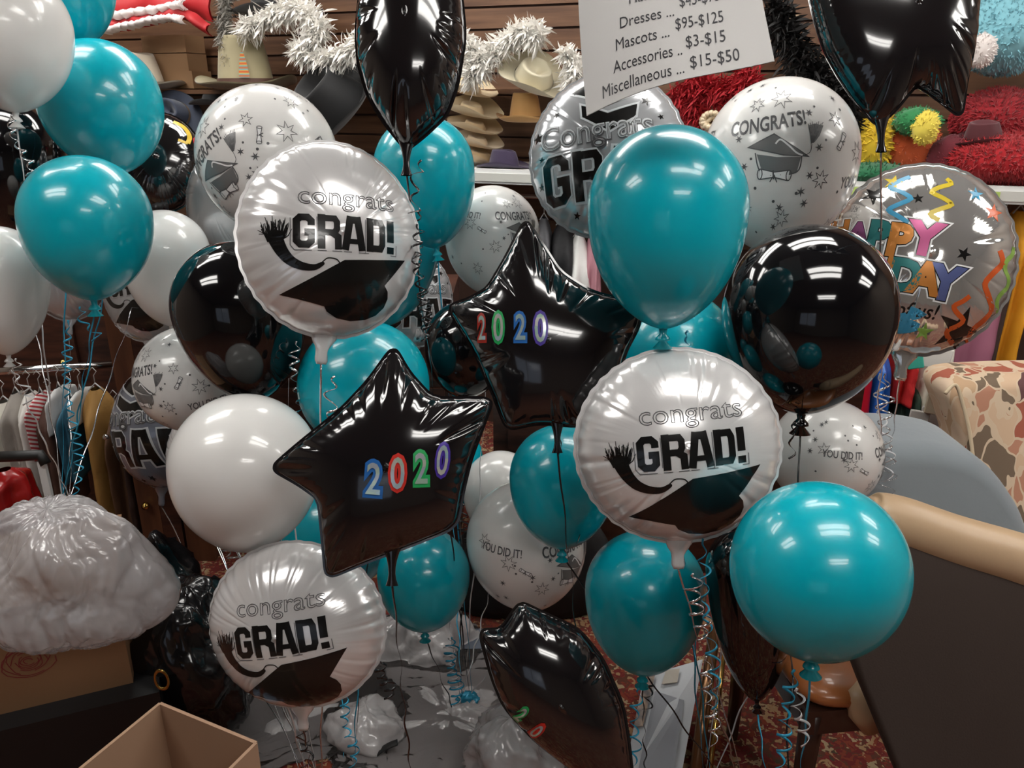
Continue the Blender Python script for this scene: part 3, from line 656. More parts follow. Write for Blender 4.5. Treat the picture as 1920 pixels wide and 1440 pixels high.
star_foil('24', [(690, -90), (676, -20), (668, 60), (672, 120), (690, 180), (720, 230), (762, 282), (800, 252), (838, 215), (858, 160), (872, 70), (866, 0), (850, -90), (770, -150)], 1.50, M_bfoil, 'black foil balloon tapering to its neck, top centre, no print', (770, 60), seed=13, thick=.42, anchor=An['knot'], neckpx=(762, 272), curls=[cl(790, 300, 765, 400, 1.5, 'black', .009, 3), cl(782, 420, 790, 640, 1.52, 'black', .009, 10)])
L('25', (834, 1012, 350, 556), 2.20, M_white, 'small white printed balloon behind the peak of the upper black star', anchor=An['knot'], art=(congrats_art(.85, -2, .62, .0, 3), None))
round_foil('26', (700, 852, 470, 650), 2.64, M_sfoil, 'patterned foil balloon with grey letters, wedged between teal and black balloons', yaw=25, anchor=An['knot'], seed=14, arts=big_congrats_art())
L('27', (795, 960, 562, 750), 2.00, M_black, 'small black latex balloon tucked behind the left tip of the upper star', roll=-8, anchor=An['knot'], rib='black')
L('28', (790, 905, 800, 960), 2.64, M_teal, 'teal latex balloon showing as a sliver right of the lower star', anchor=An['knot'], rib='blue', curls=[cl(868, 860, 862, 1050, 2.2, 'black', .014, 10)])
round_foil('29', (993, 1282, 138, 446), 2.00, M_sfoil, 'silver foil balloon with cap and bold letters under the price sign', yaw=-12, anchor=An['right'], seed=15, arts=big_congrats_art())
L('30', (1102, 1400, 240, 618), 1.47, M_teal, 'largest teal latex balloon, egg shaped, right of centre near the top', anchor=An['right2'], rib='blue', curls=[cl(1290, 620, 1284, 655, 1.55, 'blue', .003, 2)])
L('31', (1150, 1380, 545, 790), 1.95, M_teal, 'teal latex balloon behind the knot of the largest teal one', anchor=An['right2'], rib='blue')
L('32', (1320, 1603, 153, 475), 1.95, M_white, 'large white printed balloon with mortarboard at upper right', anchor=An['right2'], art=(congrats_art(.92, 3, -.36, -.06, 4), None))
L('33', (1358, 1672, 423, 781), 1.70, M_black, 'large glossy black latex balloon at right, hiding part of the mirrored birthday balloon', anchor=An['drk2'], rib='black', curls=[cl(1492, 790, 1478, 860, 1.7, 'black', .006, 2)])
star_foil('34', [(1505, -60), (1528, 40), (1546, 95), (1568, 135), (1600, 185), (1645, 238), (1680, 205), (1718, 158), (1750, 180), (1803, 222), (1812, 150), (1826, 90), (1832, 0), (1838, -70), (1760, -120), (1660, -160), (1560, -120)], 1.50, M_bfoil, 'black star foil balloon cut by the top edge at right', (1690, 30), seed=16, thick=.34, anchor=An['far'], neckpx=(1652, 228), rib='silver', curls=[cl(1660, 700, 1658, 960, 2.1, 'silver', .02, 9), cl(1650, 700, 1664, 900, 2.12, 'white', .015, 6)])
round_foil('35', (1556, 1886, 310, 665), 2.00, M_chromefoil, 'mirrored silver birthday foil balloon with coloured letters and streamers', yaw=-14, roll=-8, anchor=An['far'], seed=17, arts=birthday_arts(), wr=.8)
L('36', (1446, 1650, 748, 960), 2.10, M_white, 'white printed balloon low at right beside the grey chair', anchor=An['right2'], art=(congrats_art(.85, 0, 1.12, -.12, 5), None))
round_foil('37', (1080, 1463, 655, 1015), 1.52, M_wfoil, 'white round foil balloon with a cap print between the black and teal balloons at right', yaw=0, anchor=An['right'], seed=18, arts=GA, rib='silver', curls=[cl(1300, 1075, 1310, 1200, 1.5, 'silver', .016, 5), cl(1318, 1010, 1335, 1330, 1.52, 'blue', .010, 9), cl(1325, 1230, 1332, 1400, 1.55, 'silver', .011, 6)])
round_foil('38', (383, 728, 1017, 1325), 1.55, M_wfoil, 'white round foil balloon with a cap print, lowest at left', yaw=-9, roll=4, anchor=An['mid'], seed=19, arts=GA, rib='black', curls=[cl(570, 1345, 565, 1440, 1.6, 'black', .010, 3), cl(715, 1240, 722, 1310, 1.7, 'black', .012, 5)])
L('39', (1373, 1695, 903, 1245), 1.30, M_teal, 'large teal latex balloon at lower right in front of the beige armchair', anchor=An['drk2'], rib='blue', curls=[cl(1490, 1255, 1455, 1440, 1.3, 'blue', .010, 6), cl(1495, 1290, 1502, 1400, 1.32, 'white', .009, 4)])
L('40', (1097, 1322, 995, 1275), 1.85, M_teal, 'darker teal latex balloon directly below the right round foil balloon', anchor=An['low'], rib='black', curls=[cl(1198, 1290, 1180, 1440, 1.85, 'blue', .012, 5), cl(1225, 1285, 1205, 1330, 1.85, 'black', .01, 2)])
L('41', (955, 1155, 795, 1035), 1.86, M_teal, 'darker teal latex balloon under the upper black star', anchor=An['right'], rib='black')
L('42', (876, 1100, 900, 1150), 2.17, M_white, 'white printed balloon right of the lower star, above the lowest black star', roll=6, anchor=An['knot'], art=(congrats_art(.88, -6, .78, -.28, 6), None))
L('43', (868, 1010, 845, 1020), 2.46, M_white, 'plain white latex balloon showing above the lower centre printed balloon', anchor=An['knot'])
L('44', (708, 881, 990, 1190), 2.14, M_teal, 'teal latex balloon under the lower right side of the left star', anchor=An['dark'], rib='black', curls=[cl(848, 1195, 848, 1320, 2.1, 'blue', .016, 9), cl(842, 1195, 852, 1322, 2.12, 'white', .014, 8)])
star_foil('45', [(975, 1128), (1020, 1150), (1085, 1180), (1130, 1235), (1168, 1322), (1180, 1400), (1190, 1500), (1120, 1470), (1050, 1425), (1000, 1385), (945, 1325), (922, 1270), (898, 1182), (940, 1180)], 1.50, M_bfoil, 'black star foil balloon lowest of the stars, cut by the bottom edge', (1050, 1300), seed=21, thick=.4, anchor=P(1200, 1600, 1.8), neckpx=(1165, 1470),
    arts=[([(at('0', 1003, 1352, 56, .5, .11), M_red_b), (at('0', 1003, 1352, 50, .5, .02, .0012), M_irid)], 'foil numeral 0 with red border'), ([(at('2', 975, 1322, 52, .5, .10), M_green_b), (at('2', 975, 1322, 48, .5, .02, .0012), M_irid)], 'foil numeral 2 with green border')])
L('46', (1335, 1495, 985, 1340), 1.70, M_black, 'black latex balloon hanging low behind the bottom right teal balloon', roll=6, anchor=An['drk2'], rib='blue', tip=1.5)
flush_ribbons()
# ---------------------------------------------------------------- white shelf and ledge along the back wall
M_shelf = mat('white_shelf', (.78, .78, .77), .35); M_rail = mat('price_rail', (.62, .62, .58), .3)
def wbox(name, s0, s1, o0, o1, z0, z1, m, parent=None):
    mb = MB(); c = W((s0 + s1) / 2, (o0 + o1) / 2, (z0 + z1) / 2); mb.box((0, 0, 0) if not parent else c - parent.location, (abs(s1 - s0), abs(o1 - o0), z1 - z0), RZ)
    o = mesh(name, mb.v, mb.f, m, parent, False, c if not parent else (0, 0, 0)); return o
s0 = (onwall(665, 300, 0) - pA).dot(E1)
shelf = thing('wall_shelf', W(.6, .2, SH - .03), 'long white display shelf holding hats and costume heads on the back wall', 'shelf')
wbox('shelf_board', s0, 2.9, .02, .46, SH - .03, SH, M_shelf, shelf); wbox('front_lip', s0, 2.9, -.0, .02, SH - .055, SH + .004, M_shelf, shelf)
wbox('price_rail', s0, 2.9, -.006, 0, SH - .045, SH - .012, M_rail, shelf)
tk = mat('green_label', (.45, .6, .15), .5)
for px in (1602, 1866): 
    q = onwall(px, 347, -.007); s_ = (q - pA).dot(E1); wbox('price_label', s_ - .02, s_ + .02, -.009, -.006, SH - .043, SH - .015, tk, shelf)
for px in (1010, 1500): 
    s_ = (onwall(px, 330, 0) - pA).dot(E1); wbox('bracket', s_ - .01, s_ + .01, .05, .46, SH - .10, SH - .03, M_shelf, shelf)
LZ = 1.665
ledge = wbox('wall_ledge', -2.6, .35, .22, .46, LZ - .02, LZ, M_wood); tag(ledge, 'narrow brown wooden ledge carrying the upper row of hats', 'shelf')
# ---------------------------------------------------------------- hats
def hat(px, py, off, wpx, color, bandc, label, up=.05, ends=.0, ch=.5, tilt=(0, 0, 0), crownw=.27, group=None, dent=.35, name='cowboy_hat', zfix=None, feather=False):
    loc = onwall(px, py, off); dd = (loc - CAM).dot(AF); w_ = wpx * dd / F / 2
    if zfix is not None: loc.z = zfix
    t = thing(name, loc, label, 'hat', group, rot=(tilt[0], tilt[1], WANG + tilt[2]))
    m = mat('felt_%02d_%02d_%02d' % tuple(int(c * 99) for c in color), color, .75, sheen=.3); a = w_ * crownw * 2; b = a * .78; H = w_ * 2 * ch * .55
    br = MB(); th = .004
    def brim(sgn):
        def fn(u, v):
            q = 2 * PI * u; rr = v; A = a * .98 + (w_ - a) * rr; B_ = b * .98 + (w_ * .74 - b) * rr
            z = up * w_ * 10 * .35 * (abs(math.sin(q)) ** 3) * rr ** 1.6 + ends * w_ * (abs(math.cos(q)) ** 4) * rr ** 2
            return Vector((A * math.cos(q), B_ * math.sin(q) * (1 - .25 * up * 10 * rr * rr * .4), z + sgn * th / 2))
        return fn
    br.grid(brim(-1), 48, 10, closeu=True); br.grid(brim(1), 48, 10, closeu=True)
    n0 = 9 * 48
    for k in range(48): br.f.append((n0 + k, n0 + (k + 1) % 48, n0 + 480 + (k + 1) % 48, n0 + 480 + k)); br.m.append(0)
    o = mesh('brim', br.v, br.f, m, t)
    cr = MB()
    def crown(u, v):
        q = 2 * PI * u
        if v < .7: k = v / .7; s = 1 - .24 * k ** 1.4; z = H * k
        else: k = (v - .7) / .3; s = .76 * max(0, 1 - k) ** .6; z = H * (1 + .06 * math.sin(PI * min(1, k * 1.2))) - H * dent * 1.2 * k ** 1.5
        z -= H * .16 * (math.cos(q) > 0) * math.cos(q) ** 2 * min(1, v * 1.2) ** 3
        pin = 1 - .10 * math.exp(-((abs(math.sin(q)) - .6) / .3) ** 2) * min(1, v / .7) * (math.cos(q) > 0)
        return Vector((a * s * math.cos(q) * pin, b * s * math.sin(q) * pin, z))
    cr.grid(crown, 48, 24, closeu=True); mesh('crown', cr.v, cr.f, m, t)
    if bandc:
        bd = MB(); bd.grid(lambda u, v: Vector((a * 1.012 * math.cos(2 * PI * u), b * 1.015 * math.sin(2 * PI * u), H * (.02 + .17 * v))), 48, 3, closeu=True)
        mesh('hat_band', bd.v, bd.f, mat('band_%02d%02d%02d' % tuple(int(c * 99) for c in bandc), bandc, .5), t)
    if feather:
        fb = MB(); fb.grid(lambda u, v: Vector((a * (.35 + .35 * u), -b * (1.0 - .1 * u) , H * (.2 + .5 * v * math.sin(PI * u * .9 + .2)))), 10, 4)
        mesh('feather', fb.v, fb.f, texmat('rainbow_feather', 'wave', 9, [(0, (.6, .1, .03)), (.3, (.6, .45, .1)), (.6, (.1, .4, .45)), (1, (.5, .15, .05))], .7), t)
    return t
CREAM = (.62, .50, .33); hat(262, 158, .20, 185, (.50, .43, .33), (.16, .13, .10), 'cream felt cowboy hat behind the teal balloons at upper left', ends=.15, up=.04, ch=.62, zfix=LZ + .005)
hat(462, 158, .17, 205, (.37, .32, .19), (.10, .05, .04), 'olive tan cowboy hat with brown band and small rainbow feather', ends=.22, up=.03, ch=.8, feather=True, zfix=LZ + .005)
hat(640, 205, .16, 230, (.006, .006, .007), None, 'big black cowboy hat tilted left of the tapering black foil balloon', ends=.3, up=.06, ch=.62, tilt=(.75, -.7, .1))
hat(520, 30, .25, 190, (.004, .004, .005), None, 'black hat under the white feathers cut by the top edge', ends=.1, up=.05, ch=.7)
hat(330, 215, .18, 120, (.03, .04, .07), (.25, .17, .10), 'navy blue hat standing on its edge left of the upper printed balloon', tilt=(1.2, .3, 0), up=.02)
hat(405, 196, .2, 110, (.01, .01, .012), None, 'flat black hat below the olive cowboy hat', ch=.3)
for k, (x, y, ww) in enumerate([(882, 172, 110), (884, 210, 128), (890, 240, 112), (894, 268, 108), (898, 296, 124)]):
    hat(x, y, .18, ww, [(.70, .56, .36), (.66, .52, .32), (.62, .47, .28), (.64, .52, .36), (.52, .38, .22)][k], None, ['cream straw hat topmost in the stack beside the tapering black balloon', 'second cream hat from the top of the stack of hats', 'middle cream hat in the stack of hats', 'fourth hat down in the stack of cream hats', 'darker tan hat at the bottom of the stack, on the white shelf'][k], ends=.12, up=.10, ch=.22, crownw=.2, group='stack of cream hats', dent=.2, tilt=(.25, .22, 0))
hat(1000, 150, .12, 140, (.66, .60, .44), (.5, .48, .4), 'large cream hat with turned up brim under the white feathers', tilt=(.8, .35, .3), up=.12, ch=.45)
hat(985, 228, .15, 115, (.55, .30, .10), (.2, .1, .04), 'golden tan cowboy hat left of the silver balloon with bold letters', ends=.25, up=.06, ch=.8)
hat(945, 300, .12, 110, (.035, .02, .06), None, 'dark purple hat lying on the white shelf beside the hat stack', ch=.5, zfix=SH + .005)
hat(1690, 95, .2, 150, (.05, .02, .02), None, 'dark brown hat on the wall behind the upper right black star', ch=.7)
hat(1842, 262, .12, 120, (.09, .012, .018), (.02, .02, .02), 'maroon hat lying on the red fur heap at the right', ch=.5, tilt=(.2, -.1, 0))
# ---------------------------------------------------------------- feathers
def feathers(name, pxs, off, rad, n, m, label, cat, ln=.06, wd=.012, droop=.2, seed=0, label_kind=None):
    rg = random.Random(seed); pts = [onwall(x, y, off + (o[0] if o else 0)) for x, y, *o in pxs]; path = [Vector(p) for p in _bez([tuple(p) for p in pts], 12)]
    mb = MB(); mb.tube(path, rad * .25, 6)
    for k in range(n):
        c = path[rg.randrange(len(path))] + Vector((rg.gauss(0, 1), rg.gauss(0, 1), rg.gauss(0, 1))) * rad * .25
        d = Vector((rg.gauss(0, 1), rg.gauss(0, 1), rg.gauss(0, 1))); d.normalize(); s = d.cross(Vector((rg.random(), rg.random(), rg.random() + .1))).normalized(); g = s.cross(d)
        l = ln * rg.uniform(.5, 1.2); w_ = wd * rg.uniform(.6, 1.4); bend = rg.uniform(-.5, .5); vs = []
        for i, ww in enumerate((.25, 1, .9, .05)):
            t = i / 3; q = c + d * l * t + g * bend * l * t * t - Vector((0, 0, droop * l * t * t)); vs += [q - s * w_ * ww / 2, q + s * w_ * ww / 2]
        mb.add(vs, [(2 * i, 2 * i + 1, 2 * i + 3, 2 * i + 2) for i in range(3)])
    o = mb.build(name, m, None, True, tuple(path[len(path) // 2])); tag(o, label, cat); return o
M_fw = mat('white_feather', (.95, .92, .87), .7, sub=.2); M_fg = mat('grey_feather', (.30, .28, .25), .8); M_fb = mat('black_feather', (.008, .007, .007), .6); M_fr = mat('red_feather', (.42, .012, .02), .7)
feathers('feather_boa', [(455, 55), (510, 30), (560, 15), (600, 55), (560, 95), (620, 110), (665, 90), (690, 60)], .08, .055, 4200, M_fw, 'fluffy white feather boa draped over the black hat at top', 'boa', .06, .009, seed=1)
feathers('feather_boa', [(862, 70), (900, 110), (885, 140), (930, 95), (975, 60), (1010, 65)], .06, .05, 3000, M_fw, 'white feather boa right of the tapering black foil balloon', 'boa', .06, .009, seed=2)
feathers('feather_boa', [(1062, 95), (1080, 130), (1065, 160)], .08, .04, 800, M_fw, 'small tuft of white feathers left of the price sign', 'boa', .05, .009, seed=3)
feathers('feather_plume', [(425, -20), (420, 50), (430, 95), (440, 120)], .12, .05, 1800, M_fg, 'soft grey plume rising behind the olive cowboy hat', 'plume', .04, .007, seed=4)
feathers('feather_boa', [(1450, 20), (1500, 110), (1560, 170), (1590, 230)], .10, .07, 2500, M_fb, 'black feather boa behind the large printed balloon at upper right', 'boa', .07, .01, seed=5)
feathers('feather_boa', [(1270, 180), (1310, 220), (1300, 160), (1350, 175), (1400, 150), (1380, 200), (1330, 240)], .06, .065, 4000, M_fr, 'bright red feather boa under the corner of the price sign', 'boa', .055, .007, seed=6)
pm = MB()
for k in range(90):
    t = k * .42; rr_ = 6 + 10 * abs(math.sin(k * .13)); q = onwall(1335 + rr_ * math.cos(t) * 1.2, 228 + rr_ * math.sin(t), -.02 + .0006 * k); pm.lathe([(.0001, .012), (.009, .008), (.012, 0), (.009, -.008), (.0001, -.012)], 8, q)
o = pm.build('pearl_necklace', mat('pearl', (.65, .52, .35), .15, coat=.5), None, True, tuple(onwall(1335, 228, 0))); tag(o, 'heap of gold pearl beads beside the red feathers', 'necklace')
# ruffled costume at top left
rt = thing('ruffled_costume', onwall(300, 70, .15), 'red and white ruffled costume folded above the cream hat at top left', 'costume')
def ruff(name, pts, hh, m, am=.012, fr=60, off=.12):
    path = [onwall(x, y, off) for x, y in pts]; path = [Vector(p) for p in _bez([tuple(p) for p in path], 14)]; n = len(path)
    mb = MB()
    def fn(u, v):
        i = min(n - 1, int(u * (n - 1))); p = path[i]; return p + Vector((0, 0, -hh * v)) - N1 * (am * (.4 + v) * math.sin(u * fr) + .03 * math.sin(PI * v)) + Vector((0, 0, .004 * math.sin(u * fr * 1.3)))
    mb.grid(fn, n, 5); mb.grid(lambda u, v: fn(u, v) + N1 * .012, n, 5)
    mesh(name, [v - rt.location for v in mb.v], mb.f, m, rt)
MR = mat('red_cotton', (.45, .015, .02), .6); MWr = mat('white_ruffle', (.75, .68, .66), .7)
ruff('red_fabric', [(195, -12), (260, -14), (330, -18), (400, -14)], .12, MR, .02, 14, .16); ruff('white_ruffle', [(200, 22), (260, 14), (330, 2), (345, 0)], .04, MWr); ruff('red_fabric', [(200, 38), (270, 26), (340, 14), (392, 46)], .055, MR, .015, 25, .13); ruff('white_ruffle', [(196, 50), (250, 38), (310, 26), (342, 30)], .035, MWr, .014, 80, .10)
# brown hat boxes stacked on the ledge
M_tanbox = mat('tan_board', (.36, .21, .11), .6)
for (px, py, wp, lab) in [(335, 150, 110, 'brown carton at the right of the cream hat, lowest of its stack'), (330, 118, 100, 'middle brown carton of the stack beside the cream hat'), (325, 84, 100, 'topmost brown carton of the stack under the red ruffled costume')]:
    q = onwall(px, py, .36); dd = (q - CAM).dot(AF); ww = wp * dd / F; o = MB().box((0, 0, 0), (ww, .14, 30 * dd / F), RZ); o = mesh('carton', o.v, o.f, M_tanbox, None, False, q); tag(o, lab, 'box', 'cartons on the ledge')
q = onwall(1465, 55, .3); o = MB().box((0, 0, 0), (.12, .1, .09), RZ); o = mesh('carton', o.v, o.f, mat('pale_box', (.45, .33, .22), .6), None, False, q); tag(o, 'small pale box right of the price sign on the wall', 'box')
# price sign hanging from the ceiling
d0 = 1.30; BL = P(1100, 217, d0); BR = P(1450, 105, d0 * (1 - .093)); TL = P(1090, 0, d0 * (1 + .099)); U1 = (BR - BL); V1 = (TL - BL); V1 = V1 * 1.75; TLx = BL + V1; NS = U1.cross(V1).normalized()
if NS.dot(CAM - BL) < 0: NS = -NS
sg = thing('price_sign', BL + U1 * .5 + V1 * .0, 'laminated white paper price sign with black lettering hanging at the top', 'sign')
mb = MB()
def sgn(u, v): return BL + U1 * u + V1 * v + NS * (.012 * math.sin(PI * v) * (1 - u) + .010 * math.sin(PI * u * 1.2) + .004 * math.sin(5 * u + 3 * v)) - sg.location
mb.grid(sgn, 30, 30); k = len(mb.v); mb.grid(lambda u, v: sgn(u, v) - NS * .0012, 30, 30)
M_sign = mat('laminated_paper', (.50, .49, .48), .22, coat=.6); sh = mesh('sheet', mb.v, mb.f, M_sign, sg)
sb = BVHTree.FromPolygons(mb.v, mb.f); uu = U1.normalized(); vv = V1 - uu * V1.dot(uu); vv.normalize(); A = Art()
def spos(px, py): q = onplane(px, py, BL, NS) - BL; return q.dot(uu), q.dot(vv)
def stext(t, px, py, size, px2):
    vs, fs = text2d(t, .0, 0); x, y = spos(px, py); x2, y2 = spos(px2, py - .30 * (px2 - px)); x0 = min(v[0] for v in vs); x1 = max(v[0] for v in vs)
    kx = math.hypot(x2 - x, y2 - y) / (x1 - x0); A.raw([(x + (v[0] - x0) * kx, y + (v[1] + .36) * size + (y2 - y) * (v[0] - x0) / (x1 - x0), 0) for v in vs], fs)
for t, px, py, p2 in [('Dresses ...', 1170, 72, 1268), ('Mascots ...', 1162, 112, 1260), ('Accessories ..', 1156, 152, 1283), ('Miscellaneous ...', 1134, 194, 1287), ('Hats ...', 1187, 26, 1250), ('Platinum Wigs', 1113, 16, 1235), ('$45-$75', 1278, 24, 1350), ('$95-$125', 1271, 68, 1357), ('$3-$15', 1290, 100, 1361), ('$15-$50', 1298, 138, 1387)]: stext(t, px, py, .037, p2)
A.build('lettering', mat('sign_ink', (.03, .03, .035), .4), lambda x, y, l: (lambda h: None if h[0] is None else h[0] + NS * .0008)(sb.ray_cast(BL + uu * x + vv * y - sg.location + NS * .3, -NS)), sg, .03)
for k in (.12, .88):
    mb = MB(); a = BL + U1 * k + V1 * .99; mb.tube([a - sg.location, Vector((a.x, a.y, CEIL)) - sg.location], .0012, 5); mb.build('hanging_string', RIB['white'], sg)
# ---------------------------------------------------------------- furry costume heaps on the shelf (plain fur, no faces)
def fur_heap(px, py, wpx, hpx, off, color, label, n=1500, ln=.018, patches=(), name='plush_costume'):
    c = onwall(px, py, off); dd = (c - CAM).dot(AF); a = wpx / 2 * dd / F; b = hpx / 2 * dd / F; rg = random.Random(int(px)); m = mat('fur_%d_%d' % (int(px), int(py)), color, .9, sheen=.3)
    t = thing(name, c, label, 'costume'); mb = MB()
    def fn(u, v):
        q = 2 * PI * u; p = PI * v; k = 1 + .08 * noise.noise(Vector((math.cos(q) * 2, math.sin(q) * 2, v * 4 + px)))
        return Vector((a * k * math.sin(p) * math.cos(q), min(a, .2) * .8 * k * math.sin(p) * math.sin(q), b * k * math.cos(p)))
    mb.grid(fn, 32, 20, closeu=True)
    for k in range(n):
        q = fn(rg.random(), math.acos(1 - 2 * rg.random()) / PI); nn = Vector((q.x / a / a, q.y * 20, q.z / b / b)).normalized(); d = (nn + Vector((rg.gauss(0, .4), rg.gauss(0, .4), rg.gauss(0, .4) - .3))).normalized(); s = d.orthogonal().normalized() * .004
        mb.add([q - s, q + s, q + d * ln * rg.uniform(.6, 1.1)], [(0, 1, 2)])
    o = mesh('fur', [RZ @ v for v in mb.v], mb.f, m, t)
    for (x, y, r, ry, colr) in patches:
        pq = onwall(x, y, off - min(a, .2) * .8 * .82) - c; kk = (onwall(x, y, off) - CAM).dot(AF) / F; mb = MB(); mb.lathe([(.0001, -.01), (r * kk, -.004), (r * kk * .9, .012), (.0001, .02)], 24, pq, rot=RZ @ Matrix.Rotation(PI / 2, 3, 'X') @ Matrix.Diagonal((1, ry, 1)))
        mb.build('fabric_patch', mat('patch_%d%d' % (x, y), colr, .8), t)
    return t
fur_heap(1885, 300, 250, 95, .15, (.40, .006, .012), 'bright red plush costume bundle resting on the white shelf at right', 6000)
fur_heap(1870, 225, 150, 110, .25, (.32, .008, .015), 'darker red plush bundle behind the maroon hat', 3500)
fur_heap(1885, 60, 160, 150, .22, (.22, .50, .58), 'pale blue plush costume bundle cut by the right edge at the top', 2200, .014)
fur_heap(1842, 95, 45, 60, .10, (.75, .68, .65), 'small white plush piece under the pale blue one', 300, .01)
fur_heap(1700, 275, 110, 110, .18, (.55, .09, .02), 'orange plush body in the multicoloured costume pile on the shelf', 700, .012)
fur_heap(1640, 265, 65, 110, .12, (.70, .47, .02), 'fuzzy yellow plush piece under the neck of the upper right star', 600, .02)
fur_heap(1720, 228, 80, 50, .08, (.02, .20, .06), 'green plush cap piece below the upper right black star', 400, .012)
fur_heap(1735, 240, 45, 60, .03, (.75, .60, .08), 'yellow plush strip beside the green plush piece', 300, .01)
fur_heap(1640, 325, 120, 40, .08, (.01, .13, .05), 'dark green plush piece on the shelf edge above the mirrored balloon', 500, .015)
fur_heap(1780, 300, 80, 90, .12, (.14, .01, .02), 'dark maroon cloth bundle on the shelf between orange and red plush', 200, .01)
fur_heap(900, 330, 0.1, .1, .4, (0, 0, 0), 'x', 0) if False else None
# ---------------------------------------------------------------- hanging garments
def garment(name, xt, yt, xb, yb, wt, wb, d, color, label, cat='garment', thick=.05, folds=5, hook=True, m=None, seed=0, group=None, rough=.75):
    a = P(xt, yt, d); b = P(xb, yb, d); b = Vector((a.x + (b.x - a.x) * .6, a.y, a.z - (a - b).length)); t = thing(name, a, label, cat, group)
    k = d / F; mb = MB(); rg = random.Random(seed + xt); ph = rg.random() * 6
    def fn(u, v):
        q = 2 * PI * u; w_ = (wt * .35 + (wt - wt * .35) * min(1, v * 8) ** .6 + (wb - wt) * v) * k / 2; th = thick * (.25 + .75 * min(1, v * 5)) / 2
        f = 1 + .22 * math.sin(folds * q + ph + 1.5 * v) * min(1, v * 3) + .06 * noise.noise(Vector((u * 6, v * 7, ph)))
        return (b - a) * v + Vector((w_ * math.cos(q) * f, th * math.sin(q) * f * 1.3, 0))
    mb.grid(fn, 60, 24, closeu=True); mb.f.append(tuple(23 * 60 + i for i in range(60))); mb.m.append(0)
    mesh('cloth', mb.v, mb.f, m or mat('cloth_%02d%02d%02d' % tuple(int(c * 99) for c in color), color, rough, bump=(40, .3)), t)
    if hook:
        hb = MB(); hb.tube([Vector((-wt * k * .3, 0, -.01)), Vector((0, 0, .02)), Vector((wt * k * .3, 0, -.01))], .003, 6)
        hb.tube([Vector((0, 0, .02)), Vector((0, 0, .05)), Vector((.012, 0, .065)), Vector((0, 0, .08)), Vector((-.012, 0, .066))], .0016, 6); hb.build('hanger', mat('hanger_plastic', (.55, .55, .55), .3), t)
    return t
M_chrome = mat('chrome', (.7, .7, .7), .12, metal=1)
rk = thing('clothes_rail', P(120, 692, 2.8), 'chrome clothes rail at the left carrying the costumes', 'clothes rail')
mb = MB(); mb.tube([P(-60, 700, 2.75) - rk.location, P(262, 680, 3.0) - rk.location], .014, 12); mb.build('rail', M_chrome, rk)
for px, dd in ((258, 3.0), (-55, 2.75)):
    mb = MB(); q = P(px, 690, dd); mb.tube([q - rk.location, Vector((q.x, q.y, 0)) - rk.location], .012, 10); mb.build('upright', M_chrome, rk)
G = [('white_dress', 8, 752, 20, 950, 46, 60, (.60, .57, .50), 'white dress at the left edge of the clothes rail'), ('grey_blouse', 30, 735, 36, 930, 26, 40, (.33, .30, .27), 'grey beige blouse next to the white dress'),
     ('white_shirt', 56, 735, 62, 930, 26, 34, (.72, .70, .66), 'white shirt left of the striped costume on the rail'), ('striped_shirt', 76, 735, 82, 850, 14, 16, None, 'red and white striped shirt sleeve on the left rail'),
     ('brown_coat', 95, 750, 100, 960, 30, 34, (.07, .03, .02), 'dark brown coat between the striped shirt and the blue cloth'), ('white_shirt', 110, 725, 112, 800, 14, 14, (.6, .6, .6), 'narrow white sleeve left of the tan coat'),
     ('blue_scarf', 133, 745, 128, 900, 16, 20, (.02, .10, .16), 'deep blue scarf hanging just left of the tan coat'), ('white_shirt', 150, 730, 150, 790, 10, 10, (.65, .65, .63), 'thin white sleeve touching the tan coat'),
     ('tan_coat', 180, 728, 190, 990, 48, 62, (.34, .18, .045), 'long tan suede coat with fringed hem on the left rail'), ('brown_coat', 218, 770, 222, 1000, 26, 30, (.10, .045, .02), 'brown coat with round brass button right of the tan coat'),
     ('brown_coat', 245, 770, 250, 1010, 30, 36, (.035, .015, .01), 'darkest brown coat at the right end of the left rail')]
MSt = texmat('red_white_stripes', 'wave', 22, [(.45, (.45, .04, .05)), (.55, (.7, .66, .64))], .8, vec=(1, 1, 1), rot=(.5, 0, 0))
for i, (n_, xt, yt, xb, yb, wt, wb, c, lab) in enumerate(G):
    t = garment(n_, xt, yt, xb, yb, wt, wb, 2.80 + i * .012 , c or (.5, .1, .1), lab, thick=.16, folds=4, m=MSt if c is None else None, group='costumes on the left rail')
    if 'button' in lab:
        mb = MB(); mb.lathe([(.0001, .006), (.01, .004), (.012, 0), (.0001, -.002)], 14, P(199, 820, 2.72) - t.location, rot=Matrix.Rotation(PI / 2, 3, 'X')); mb.build('button', M_chrome, t)
tf = mat('dark_red_satin', (.35, .01, .01), .25, coat=.3); garment('red_satin_cloth', 8, 880, 5, 990, 60, 90, 2.4, (.3, .01, .01), 'glossy dark red cloth at the left edge above the plastic bag', m=tf, hook=False, thick=.12)
